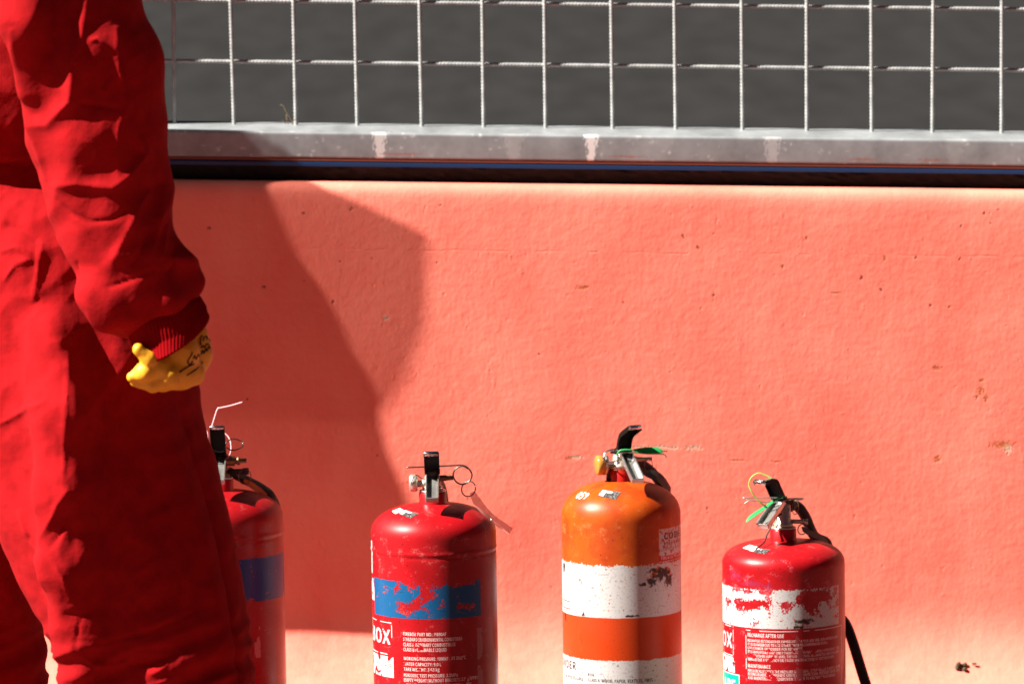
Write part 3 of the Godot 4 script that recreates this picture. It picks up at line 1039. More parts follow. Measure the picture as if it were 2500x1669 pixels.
	for k in 150:
		var grit := RandomNumberGenerator.new()
		grit.seed = 700 + k
		var gx := TEX_W / 2.0 + grit.randf_range(-0.12, 0.12) * TEX_W / (TAU * 0.0879)
		var gd := grit.randf_range(0.116, 0.19) if k % 3 else grit.randf_range(0.255, 0.30)
		stamp(img, gx, (gd + ex) * TEX_H / TEX_RUN, grit.randf_range(1.5, 7.0), grit.randf_range(1.0, 4.0), Color(lin(0.10, 0.05, 0.04) if k % 4 else lin(0.45, 0.06, 0.04), grit.randf_range(0.25, 0.8)), 1.6, soot)
	for sp in [[0.044, 0.139, 0.010, 0.008], [0.060, 0.132, 0.012, 0.008], [0.071, 0.127, 0.010, 0.008], [0.030, 0.142, 0.006, 0.003], [0.078, 0.140, 0.010, 0.010], [0.058, 0.124, 0.018, 0.005], [0.012, 0.188, 0.012, 0.002], [-0.064, 0.188, 0.003, 0.004]]:
		stamp(img, TEX_W / 2.0 + sp[0] * TEX_W / (TAU * 0.0879), (sp[1] + ex) * TEX_H / TEX_RUN, sp[2] * TEX_W / (TAU * 0.0879), sp[3] * TEX_H / TEX_RUN, Color(0.16, 0.07, 0.06, 0.9), 2.0, soot)
	patch(img, 0.058, 0.140, 0.064, 0.112, 0.0879, ex, white, soot, 0.24)
	patch(img, 0.058, 0.140, 0.1035, 0.111, 0.0879, ex, lin(0.42, 0.01, 0.02), soot, 0.3)
	letter(img, "CODE 3", 0.068, 0.075, 0.0095, 0.0879, ex, Color(0.12, 0.07, 0.07), 0.060, true, soot, 0.32)
	letter(img, "FIRE SAFETY", 0.068, 0.086, 0.0045, 0.0879, ex, Color(0.2, 0.1, 0.1), 0.06, true, soot, 0.1)
	letter(img, "SERVICE & SUPPLY", 0.068, 0.094, 0.0035, 0.0879, ex, Color(0.2, 0.1, 0.1), 0.06, false, soot, 0.1)
	letter(img, "FIRE & SAFETY EQUIPMENT", 0.062, 0.1072, 0.004, 0.0879, ex, ink, 0.075, true, soot, 0.3)
	outline_box(img, -0.125, -0.094, 0.172, 0.184, 0.0879, ex, 0.0012, lin(0.45, 0.02, 0.01), null, 0.0)
	for sp in [[-0.117, 0.124, 0.007, 0.010], [-0.112, 0.196, 0.004, 0.008]]:
		stamp(img, TEX_W / 2.0 + sp[0] * TEX_W / (TAU * 0.0879), (sp[1] + ex) * TEX_H / TEX_RUN, sp[2] * TEX_W / (TAU * 0.0879), sp[3] * TEX_H / TEX_RUN, Color(0.10, 0.04, 0.05, 0.9), 2.0, soot)
	letter(img, "POWDER", -0.146, 0.2665, 0.0120, 0.0879, ex, Color(0.03, 0.03, 0.03), 0.066, true)
	letter(img, "LOW PRESSURE", -0.125, 0.2845, 0.0048, 0.0879, ex, Color(0.05, 0.05, 0.05), 0.060, true)
	letter(img, "FOR", -0.056, 0.2765, 0.0046, 0.0879, ex, Color(0.05, 0.05, 0.05), 0.011, true)
	letter(img, "CLASS A  WOOD, PAPER, TEXTILES, FIRES", -0.056, 0.2845, 0.0048, 0.0879, ex, Color(0.04, 0.04, 0.04), 0.100, true, soot, 0.55)
	letter(img, "CLASS B  PETROL, OILS, PAINT FIRES", -0.056, 0.2945, 0.0042, 0.0879, ex, Color(0.10, 0.10, 0.10), 0.088)
	put(t, "cylinder", made[0], gloss(img, 93, 0.34))
	prof = dome_profile(0.0879, 0.052, 2.3)
	dome_sticker(t, "date_label", prof, -0.30, 0.048, 0.031, 0.017, 0.24, dates)
	handwriting(t, prof, "059", -0.95, 0.056, 0.0135, mat(lin(0.80, 0.74, 0.66), 0.6))
	neck_parts(t, mat(lin(0.42, 0.008, 0.006), 0.35), chrome, nickel, 0.044, 0.0150)
	lever(t, 0.34, [Vector3(0, 0.046, -0.014), Vector3(0, 0.050, 0.008), Vector3(0, 0.064, 0.016), Vector3(0, 0.074, 0.026), Vector3(0, 0.0845, 0.052), Vector3(0, 0.0875, 0.060)], 0.0215, black, chrome)
	carry_handle(t, 0.24, Vector3(0.004, 0.044, 0.000), Vector3(0.008, 0.0045, 0.066), 0.0190, steel)
	s = Shape.new()
	s.ring(Vector3(-0.0136, 0.0390, 0.0180), Vector3(0.0120, 0.0008, 0.001), Vector3(0.0014, 0.0090, -0.004), 0.0010, 0.5, TAU + 0.5)
	s.ring(Vector3(-0.0133, 0.0384, 0.0190), Vector3(0.0116, 0.0006, 0.001), Vector3(0.0014, 0.0088, -0.004), 0.0009, 0.4, TAU + 0.4)
	s.tube(curve([Vector3(-0.0045, 0.0345, 0.0200), Vector3(-0.0015, 0.0390, 0.0220), Vector3(0.0023, 0.0443, 0.0240), Vector3(0.0106, 0.0449, 0.0240), Vector3(0.0205, 0.0440, 0.0220), Vector3(0.0409, 0.0412, 0.0160), Vector3(0.0629, 0.0398, 0.0120), Vector3(0.0675, 0.0348, 0.0120)], 6), 0.0009, 7)
	s.tube(curve([Vector3(0.0205, 0.0443, 0.0160), Vector3(0.0447, 0.0433, 0.0100), Vector3(0.0694, 0.0436, 0.0080)], 4), 0.0009, 7)
	put(t, "pin", s.done(), chrome)
	s = Shape.new()
	knurled_rod(s, Vector3(0.0152, 0.0314, 0.0000), Vector3(0.0466, 0.0318, 0.0000), [[0.0, 0.0034], [1.0, 0.0031]])
	put(t, "outlet", s.done(), nickel)
	s = Shape.new()
	s.ring(Vector3(0.0409, 0.0235, 0.0060), Vector3(0.0058, 0.0006, 0.003), Vector3(0.0004, 0.0105, 0.003), 0.0006)
	put(t, "split_ring", s.done(), darkwire)
	s = Shape.new()
	knurled_rod(s, Vector3(-0.0106, 0.0237, 0.0020), Vector3(-0.0243, 0.0240, 0.0040), [[0.0, 0.0070], [0.6, 0.0070], [0.62, 0.0140], [1.0, 0.0150]])
	var gauge := put(t, "pressure_gauge", s.done(), steel)
	s = Shape.new()
	knurled_rod(s, Vector3(-0.0244, 0.0240, 0.0040), Vector3(-0.0360, 0.0240, 0.0070), [[0.0, 0.0150], [0.7, 0.0149], [0.9, 0.0143], [1.0, 0.0130]])
	put(gauge, "yellow_lens", s.done(), mat(lin(0.40, 0.19, 0.035), 0.15))
	s = Shape.new()
	s.box(Vector3(0.0085, 0.024, 0.012), Transform3D(Basis(Vector3(0, 0, 1), -0.12), Vector3(-0.0159, 0.0109, -0.0060)), 0.001)
	put(t, "gauge_bracket", s.done(), rubber)
	var seal := mat(lin(0.03, 0.42, 0.12), 0.42)
	seal.backlight_enabled = true
	seal.backlight = lin(0.05, 0.30, 0.10)
	strip(t, "seal_tag", [Vector3(0.0182, 0.0482, 0.0240), Vector3(0.0265, 0.0472, 0.0240), Vector3(0.0372, 0.0466, 0.0220), Vector3(0.0485, 0.0464, 0.0190), Vector3(0.0576, 0.0454, 0.0160), Vector3(0.0626, 0.0439, 0.0140)], Vector3(-0.1, 0.6, 0.8), [0.002, 0.008, 0.0115, 0.0115, 0.009, 0.0025], 0.0004, seal)
	wire(t, "seal_cord", [Vector3(-0.0038, 0.0360, 0.0220), Vector3(-0.0053, 0.0411, 0.0250), Vector3(-0.0023, 0.0470, 0.0260), Vector3(0.0045, 0.0490, 0.0270), Vector3(0.0129, 0.0489, 0.0270), Vector3(0.0197, 0.0483, 0.0250)], 0.0011, seal)
	strip(t, "hose_flap", [Vector3(0.0265, 0.0134, -0.0120), Vector3(0.0379, 0.0087, -0.0200), Vector3(0.0561, 0.0006, -0.0280), Vector3(0.0682, -0.0137, -0.0360), Vector3(0.0743, -0.0231, -0.0420)], Vector3(0.35, 0.75, 0.55), [0.006, 0.016, 0.023, 0.022, 0.018], 0.0007, rubber)
	hose(t, [Vector3(0.006, 0.030, -0.012), Vector3(0.028, 0.022, -0.034), Vector3(0.052, 0.000, -0.052), Vector3(0.070, -0.04, -0.066), Vector3(0.074, -0.12, -0.068), Vector3(0.072, -0.26, -0.066)], 0.0075, rubber)

	# --- right: shortest, red with a torn white band and a long printed panel
	t = thing("fire_extinguisher", "shortest red fire extinguisher with a torn white band, printed panel and loose black hose", "fire extinguisher", Vector3(0.3949, 0.4150, -7.5000), group)
	t.rotation.z = 0.016
	made = body_mesh(0.0893, 0.036, 2.55, 0.4110, 0.0)
	ex = made[1]
	img = body_paint(400, 0.0893, ex, made[2], red, lin(0.50, 0.13, 0.15), deep, [
		[0.061, 0.117, white, 0.36, -0.2, 0.093, [[-0.055, 0.083, 0.050, 0.0075, 0.9], [-0.050, 0.064, 0.050, 0.004, 0.5], [0.030, 0.074, 0.018, 0.010, 0.8], [0.056, 0.070, 0.026, 0.012, 0.75], [0.042, 0.088, 0.014, 0.010, 0.7], [0.085, 0.085, 0.010, 0.02, 0.35]], 2.0]])
	for sp in [[0.026, 0.107, 0.018, 0.004], [0.016, 0.115, 0.008, 0.003]]:
		stamp(img, TEX_W / 2.0 + sp[0] * TEX_W / (TAU * 0.0893), (sp[1] + ex) * TEX_H / TEX_RUN, sp[2] * TEX_W / (TAU * 0.0893), sp[3] * TEX_H / TEX_RUN, Color(0.20, 0.12, 0.08, 0.95), 2.0, soot)
	for sp in [[-0.085, 0.044, 0.02, 0.010], [-0.052, 0.052, 0.022, 0.008], [-0.028, 0.056, 0.012, 0.006]]:
		stamp(img, TEX_W / 2.0 + sp[0] * TEX_W / (TAU * 0.0893), (sp[1] + ex) * TEX_H / TEX_RUN, sp[2] * TEX_W / (TAU * 0.0893), sp[3] * TEX_H / TEX_RUN, Color(0.45, 0.22, 0.40, 0.6), 0.9, soot)
	outline_box(img, -0.0645, 0.102, 0.1205, 0.320, 0.0893, ex, 0.0008, ink, wearing, 0.25)
	outline_box(img, -0.130, -0.091, 0.119, 0.162, 0.0893, ex, 0.0009, ink, wearing, 0.25)
	letter(img, "BOX", -0.152, 0.140, 0.022, 0.0893, ex, white, 0.058, true, wearing, 0.5)
	patch(img, -0.150, -0.089, 0.164, 0.186, 0.0893, ex, lin(0.66, 0.6, 0.6), wearing, 0.2)
	patch(img, -0.150, -0.078, 0.188, 0.300, 0.0893, ex, white)
	patch(img, -0.149, -0.0795, 0.1895, 0.300, 0.0893, ex, lin(0.0, 0.36, 0.22))
	letter(img, "ABE", -0.128, 0.207, 0.020, 0.0893, ex, white, 0.040, true)
	var panel := [["RECHARGE AFTER USE", 0.1275, 0.0054, 0.056], ["RECHARGE EXTINGUISHER IMMEDIATELY AFTER ANY USE. AUTHORISED AGENT", 0.1355, 0.0040, 0.152], ["IT IS DANGEROUS TO USE OTHER THAN RECOMMENDED REFILL.", 0.1410, 0.0040, 0.128], ["USE FIREBOX HP POWDER FOR RECHARGE.", 0.1465, 0.0040, 0.084], ["IT IS IMPORTANT THAT ONLY THOSE RECHARGING MATERIALS SPECIFIED ON THE", 0.1520, 0.0040, 0.154], ["EXTINGUISHER LABEL BE USED. THE USE OF OTHER RECHARGING MATERIALS MAY", 0.1575, 0.0040, 0.154], ["IMPAIR THE EFFICIENCY OR CAUSE MALFUNCTION OF EXTINGUISHER", 0.1630, 0.0040, 0.140], ["MAINTENANCE", 0.1725, 0.0052, 0.036], ["PERIODICALLY CHECK THE PRESSURE GAUGE DIAL. IF THE NEEDLE IS OUT OF GREEN", 0.1795, 0.0040, 0.156], ["EXTINGUISHER MAY REQUIRE SERVICE OR INSPECTION. PERIODIC INSPECTION", 0.1850, 0.0040, 0.154], ["AND MAINTENANCE REQUIREMENTS REFER TO AUSTRALIAN STANDARD", 0.1905, 0.0040, 0.142]]
	for l in panel:
		letter(img, l[0], -0.0610, l[1], l[2], 0.0893, ex, ink, l[3], true, wearing, 0.42 if l[2] < 0.005 else 0.6)
	patch(img, 0.0125, 0.0225, 0.118, 0.200, 0.0893, ex, lin(0.28, 0.05, 0.055), wearing, -0.05)
	put(t, "cylinder", made[0], gloss(img, 94))
	prof = dome_profile(0.0893, 0.036, 2.55)
	dome_sticker(t, "date_label", prof, -0.62, 0.050, 0.032, 0.013, 0.15, dates)
	dome_sticker(t, "round_label", prof, -0.98, 0.044, 0.022, 0.013, 0.1, rounds)
	neck_parts(t, red_paint, nickel, nickel, 0.058)
	lever(t, -0.62, [Vector3(0, 0.058, -0.014), Vector3(0, 0.063, 0.006), Vector3(0, 0.080, 0.020), Vector3(0, 0.092, 0.030), Vector3(0, 0.0945, 0.048), Vector3(0, 0.0935, 0.060)], 0.0225, black, chrome)
	carry_handle(t, -0.58, Vector3(0, 0.056, 0.004), Vector3(0, 0.0240, 0.056), 0.0200, steel)
	s = Shape.new()
	s.tube(curve([Vector3(-0.0584, 0.0644, 0.0160), Vector3(-0.0374, 0.0644, 0.0160), Vector3(-0.0194, 0.0643, 0.0160), Vector3(0.0032, 0.0631, 0.0140)], 4), 0.0010, 7)
	s.tube(curve([Vector3(-0.0559, 0.0576, 0.0220), Vector3(-0.0495, 0.0609, 0.0220), Vector3(-0.0427, 0.0605, 0.0220), Vector3(-0.0284, 0.0590, 0.0220), Vector3(-0.0050, 0.0585, 0.0200), Vector3(0.0040, 0.0604, 0.0160)], 5), 0.0010, 7)
	s.ring(Vector3(0.0168, 0.0609, 0.0080), Vector3(0.0138, 0.0002, 0.0), Vector3(0, 0.0022, 0.0130), 0.0011)
	s.ring(Vector3(0.0168, 0.0597, 0.0080), Vector3(0.0136, 0.0004, 0.0), Vector3(0, 0.0022, 0.0130), 0.0010)
	put(t, "pin", s.done(), steel)
	s = Shape.new()
	knurled_rod(s, Vector3(0.0002, 0.0274, 0.0000), Vector3(0.0364, 0.0258, 0.0000), [[0.0, 0.0034], [0.8, 0.0032], [0.82, 0.0042], [1.0, 0.0042]])
	put(t, "outlet", s.done(), nickel)
	s = Shape.new()
	s.ring(Vector3(0.0277, 0.0151, 0.0020), Vector3(0.0060, 0, 0.003), Vector3(0.0006, 0.0078, 0.002), 0.0008)
	put(t, "split_ring", s.done(), darkwire)
	s = Shape.new()
	s.ring(Vector3(0.0183, 0.0469, -0.0020), Vector3(0.0045, 0, 0.003), Vector3(0.0006, 0.0105, 0.002), 0.0006)
	s.ring(Vector3(0.0047, 0.0474, 0.0060), Vector3(0.0045, 0, 0.003), Vector3(0.0006, 0.0085, 0.002), 0.0006)
	put(t, "spring", s.done(), bronze)
	strip(t, "seal_tag", [Vector3(-0.0559, 0.0339, 0.0520), Vector3(-0.0503, 0.0397, 0.0500), Vector3(-0.0405, 0.0460, 0.0460), Vector3(-0.0284, 0.0530, 0.0400), Vector3(-0.0179, 0.0594, 0.0340), Vector3(-0.0088, 0.0641, 0.0280), Vector3(-0.0013, 0.0668, 0.0240), Vector3(0.0055, 0.0649, 0.0180)], Vector3(-0.2, 0.5, 0.8), [0.0012, 0.0052, 0.0058, 0.0050, 0.0034, 0.0034, 0.0034, 0.0022], 0.0004, seal)
	wire(t, "seal_cord", [Vector3(-0.0167, 0.0950, 0.0400), Vector3(-0.0224, 0.0986, 0.0400), Vector3(-0.0292, 0.1015, 0.0400), Vector3(-0.0367, 0.1034, 0.0400), Vector3(-0.0442, 0.0999, 0.0400), Vector3(-0.0491, 0.0935, 0.0400), Vector3(-0.0504, 0.0858, 0.0400), Vector3(-0.0476, 0.0778, 0.0420), Vector3(-0.0420, 0.0690, 0.0420), Vector3(-0.0341, 0.0606, 0.0420), Vector3(-0.0258, 0.0542, 0.0400)], 0.0010, mat(lin(0.22, 0.50, 0.08), 0.5))
	wire(t, "gauge_lead", [Vector3(0.0010, 0.0416, 0.0080), Vector3(-0.0073, 0.0372, 0.0140), Vector3(-0.0156, 0.0290, 0.0200), Vector3(-0.0201, 0.0197, 0.0240), Vector3(-0.0250, 0.0111, 0.0280), Vector3(-0.0292, 0.0031, 0.0400), Vector3(-0.0420, -0.0051, 0.0560)], 0.0011, rubber)
	hose(t, [Vector3(0.010, 0.046, -0.014), Vector3(0.0183, 0.0470, -0.0260), Vector3(0.0266, 0.0410, -0.0300), Vector3(0.0349, 0.0274, -0.0340), Vector3(0.0424, 0.0089, -0.0400), Vector3(0.0500, -0.0041, -0.0500), Vector3(0.0680, -0.0178, -0.0600), Vector3(0.066, -0.06, -0.079), Vector3(0.070, -0.112, -0.076), Vector3(0.0940, -0.1350, -0.0450), Vector3(0.1190, -0.2150, -0.0200), Vector3(0.1480, -0.3050, 0.0050), Vector3(0.1750, -0.3980, 0.0300)], 0.0078, rubber)
	strip(t, "hose_guard", [Vector3(0.0289, 0.0137, -0.0140), Vector3(0.0424, 0.0046, -0.0240), Vector3(0.0560, -0.0031, -0.0340), Vector3(0.0680, -0.0130, -0.0440)], Vector3(0.35, 0.75, 0.55), [0.008, 0.016, 0.016, 0.010], 0.0008, rubber)


func handwriting(t: Node3D, prof: PackedVector2Array, words: String, angle: float, arc: float, tall: float, m: Material) -> void:
	# loose brush figures lying on the dome
	var run := PackedFloat32Array([0.0])
	for i in range(1, prof.size()):
		run.append(run[i - 1] + prof[i].distance_to(prof[i - 1]))
	var figures := {"0": [[0.1, 0.5], [0.35, 0.05], [0.75, 0.25], [0.8, 0.7], [0.45, 0.98], [0.12, 0.7], [0.1, 0.5]], "5": [[0.85, 0.05], [0.3, 0.05], [0.22, 0.45], [0.65, 0.42], [0.8, 0.75], [0.4, 1.0], [0.1, 0.9]], "9": [[0.75, 0.25], [0.4, 0.05], [0.15, 0.3], [0.45, 0.5], [0.75, 0.25], [0.7, 0.7], [0.5, 1.0]]}
	var s := Shape.new()
	for n in words.length():
		var path := []
		for q in figures[words[n]]:
			var along: float = (n + q[0] - words.length() / 2.0) * tall * 0.62
			var down: float = arc + (q[1] - 0.5) * tall
			var k := 0
			while k < prof.size() - 2 and run[k + 1] < down:
				k += 1
			var c := prof[k].lerp(prof[k + 1], (down - run[k]) / (run[k + 1] - run[k]))
			var a := angle + along / maxf(c.x, 0.02)
			path.append(Vector3(c.x * sin(a), -c.y + 0.0003, c.x * cos(a)))
		s.tube(curve(path, 4), 0.0010, 5)
	put(t, "painted_number", s.done(), m)


# ------------------------------------------------------------------ the person

class Body:
	# rounded cones [a, b, ra, rb] in groups, joined by a smooth minimum; a block table keeps the bones that matter near each place
	var bones := []          # [a, b, ra, rb, group]
	var blend := [0.03, 0.03, 0.022]
	var hem := -10.0         # the jacket (group 1) ends at this height
	var folds: Callable
	var seam_blend := 0.008
	var near := {}
	var block := 0.06

	func cone(p: Vector3, q: Array) -> float:
		var a: Vector3 = q[0]
		var ab: Vector3 = q[1] - a
		var k := clampf((p - a).dot(ab) / ab.length_squared(), 0.0, 1.0)
		return (p - a - ab * k).length() - lerpf(q[2], q[3], k)

	func around(p: Vector3) -> Array:
		var key := Vector3i((p / block).floor())
		if near.has(key):
			return near[key]
		var c := (Vector3(key) + Vector3(0.5, 0.5, 0.5)) * block
		var got := []
		var best := 1e9
		var ds := []
		for q in bones:
			var d := cone(c, q)
			ds.append(d)
			best = minf(best, d)
		for i in bones.size():
			if ds[i] < best + block * 2.0 + 0.05:
				got.append(bones[i])
		near[key] = got
		return got

	static func smin(a: float, b: float, k: float) -> float:
		var h := maxf(k - absf(a - b), 0.0) / k
		return minf(a, b) - h * h * k * 0.25

	func plain(p: Vector3) -> float:
		var g := [1e3, 1e3, 1e3]
		for q in around(p):
			var n: int = q[4]
			g[n] = smin(g[n], cone(p, q), blend[n])
		var jacket := g[1] as float
		if hem > -5.0:
			jacket = -smin(-jacket, -(hem + 0.03 * (p.x + 0.66) - p.y), 0.006)
		return smin(minf(g[0], jacket), g[2], seam_blend)

	func group_at(p: Vector3) -> int:
		var best := 1e9
		var got := 0
		for q in around(p):
			var d := cone(p, q)
			if d < best:
				best = d
				got = q[4]
		return got

	func full(p: Vector3) -> float:
		return plain(p) - folds.call(p)


# surface nets: one vertex in each cell the surface crosses, one quad round each crossed edge
func nets(f: Callable, lo: Vector3, hi: Vector3, h: float) -> Array:
	var n := Vector3i(((hi - lo) / h).ceil()) + Vector3i.ONE
	var vals := PackedFloat32Array()
	vals.resize(n.x * n.y * n.z)
	vals.fill(1.0)
	var sy := n.x
	var sz := n.x * n.y
	var active := []
	var step := 4
	for bz in range(0, n.z, step):
		for by in range(0, n.y, step):
			for bx in range(0, n.x, step):
				var c := lo + Vector3(bx + 1.5, by + 1.5, bz + 1.5) * h
				var d: float = f.call(c)
				var live := absf(d) < h * 4.6 + 0.012
				if live:
					active.append(Vector3i(bx, by, bz))
				elif d > 0.0:
					continue
				for z in range(bz, mini(bz + step, n.z)):
					for y in range(by, mini(by + step, n.y)):
						for x in range(bx, mini(bx + step, n.x)):
							vals[x + y * sy + z * sz] = f.call(lo + Vector3(x, y, z) * h) if live else -1.0
	var ids := PackedInt32Array()
	ids.resize(vals.size())
	ids.fill(-1)
	var verts := PackedVector3Array()
	var offs := PackedInt32Array([0, 1, sy, sy + 1, sz, sz + 1, sz + sy, sz + sy + 1])
	for b in active:
		for z in range(b.z, mini(b.z + step, n.z - 1)):
			for y in range(b.y, mini(b.y + step, n.y - 1)):
				for x in range(b.x, mini(b.x + step, n.x - 1)):
					var at: int = x + y * sy + z * sz
					var inside := 0
					for o in offs:
						if vals[at + o] < 0.0:
							inside += 1
					if inside == 0 or inside == 8:
						continue
					var sum := Vector3.ZERO
					var cnt := 0
					for e in EDGES:
						var a := vals[at + offs[e[0]]]
						var c2 := vals[at + offs[e[1]]]
						if (a < 0.0) != (c2 < 0.0):
							var k := a / (a - c2)
							var pa := Vector3(e[0] & 1, (e[0] >> 1) & 1, e[0] >> 2)
							var pb := Vector3(e[1] & 1, (e[1] >> 1) & 1, e[1] >> 2)
							sum += pa.lerp(pb, k)
							cnt += 1
					ids[at] = verts.size()
					verts.append(lo + (Vector3(x, y, z) + sum / cnt) * h)
	var quads := PackedInt32Array()
	for b in active:
		for z in range(maxi(b.z, 1), mini(b.z + step, n.z - 1)):
			for y in range(maxi(b.y, 1), mini(b.y + step, n.y - 1)):
				for x in range(maxi(b.x, 1), mini(b.x + step, n.x - 1)):
					var at: int = x + y * sy + z * sz
					var v := vals[at] < 0.0
					if v != (vals[at + 1] < 0.0):
						quads.append_array([ids[at - sy - sz], ids[at - sz], ids[at], ids[at - sy]])
					if v != (vals[at + sy] < 0.0):
						quads.append_array([ids[at - 1 - sz], ids[at - sz], ids[at], ids[at - 1]])
					if v != (vals[at + sz] < 0.0):
						quads.append_array([ids[at - 1 - sy], ids[at - sy], ids[at], ids[at - 1]])
	return [verts, quads]

const EDGES := [[0, 1], [2, 3], [4, 5], [6, 7], [0, 2], [1, 3], [4, 6], [5, 7], [0, 4], [1, 5], [2, 6], [3, 7]]


func slope(f: Callable, p: Vector3, e: float) -> Vector3:
	var a: float = f.call(p + Vector3(e, -e, -e))
	var b: float = f.call(p + Vector3(-e, -e, e))
	var c: float = f.call(p + Vector3(-e, e, -e))
	var d: float = f.call(p + Vector3(e, e, e))
	return Vector3(a - b - c + d, -a - b + c + d, -a + b - c + d).normalized()


# splits quads that "wanted" accepts, puts every vertex onto the field, pushes it out by "relief" and makes the mesh
func skin(f: Callable, net: Array, levels: int, wanted: Callable, e: float, relief = null) -> ArrayMesh:
	var v: PackedVector3Array = net[0]
	var q: PackedInt32Array = net[1]
	for i in v.size():
		v[i] -= slope(f, v[i], e) * f.call(v[i])
	for lev in levels:
		var mids := {}
		var out := PackedInt32Array()
		var base := v.size()
		for i in range(0, q.size(), 4):
			if q[i] < 0 or q[i + 1] < 0 or q[i + 2] < 0 or q[i + 3] < 0:
				continue
			var c := (v[q[i]] + v[q[i + 1]] + v[q[i + 2]] + v[q[i + 3]]) * 0.25
			if not wanted.call(c, lev):
				out.append_array([q[i], q[i + 1], q[i + 2], q[i + 3]])
				continue
			var m := [0, 0, 0, 0]
			for k in 4:
				var a := q[i + k]
				var b := q[i + (k + 1) % 4]
				var key := mini(a, b) * 4000000 + maxi(a, b)
				if not mids.has(key):
					mids[key] = v.size()
					v.append((v[a] + v[b]) * 0.5)
				m[k] = mids[key]
			var cc := v.size()
			v.append(c)
			for k in 4:
				out.append_array([q[i + k], m[k], cc, m[(k + 3) % 4]])
		q = out
		for i in range(base, v.size()):
			v[i] -= slope(f, v[i], e) * clampf(f.call(v[i]), -0.01, 0.01)
	var nrm := PackedVector3Array()
	nrm.resize(v.size())
	for i in v.size():
		nrm[i] = slope(f, v[i], e)
	var idx := PackedInt32Array()
	for i in range(0, q.size(), 4):
		if q[i] < 0 or q[i + 1] < 0 or q[i + 2] < 0 or q[i + 3] < 0:
			continue
		var a := q[i]
		var b := q[i + 1]
		var c := q[i + 2]
		var d := q[i + 3]
		if (v[c] - v[a]).cross(v[d] - v[b]).dot(nrm[a] + nrm[b] + nrm[c] + nrm[d]) > 0.0:
			var s := b
			b = d
			d = s
		idx.append_array([a, b, c, a, c, d])
	if relief != null:
		for i in v.size():
			v[i] += nrm[i] * relief.call(v[i])
		nrm.fill(Vector3.ZERO)
		for i in range(0, idx.size(), 3):
			var n := (v[idx[i + 2]] - v[idx[i]]).cross(v[idx[i + 1]] - v[idx[i]])
			for k in 3:
				nrm[idx[i + k]] += n
		for i in nrm.size():
			nrm[i] = nrm[i].normalized()
	var arr := []
	arr.resize(Mesh.ARRAY_MAX)
	arr[Mesh.ARRAY_VERTEX] = v
	arr[Mesh.ARRAY_NORMAL] = nrm
	arr[Mesh.ARRAY_INDEX] = idx
	var mesh := ArrayMesh.new()
	mesh.add_surface_from_arrays(Mesh.PRIMITIVE_TRIANGLES, arr)
	return mesh


# 1 on the line, falling off to both sides like a fold of cloth and fading towards the line's ends
func crease(p: Vector3, path: Array, width: float) -> float:
	var best := 1e9
	var along := 0.0
	var q := Vector2(p.x, p.y)
	for i in path.size() - 1:
		var a: Vector2 = path[i]
		var b: Vector2 = path[i + 1]
		var ab := b - a
		var k := clampf((q - a).dot(ab) / ab.length_squared(), 0.0, 1.0)
		var d := q.distance_squared_to(a + ab * k)
		if d < best:
			best = d
			along = (i + k) / (path.size() - 1)
	var x := sqrt(best + width * width * 0.02) / width
	if x > 2.2:
		return 0.0
	return exp(-1.5 * x) * (1.0 - x / 2.2) * sqrt(clampf(4.0 * along * (1.0 - along), 0.0, 1.0))


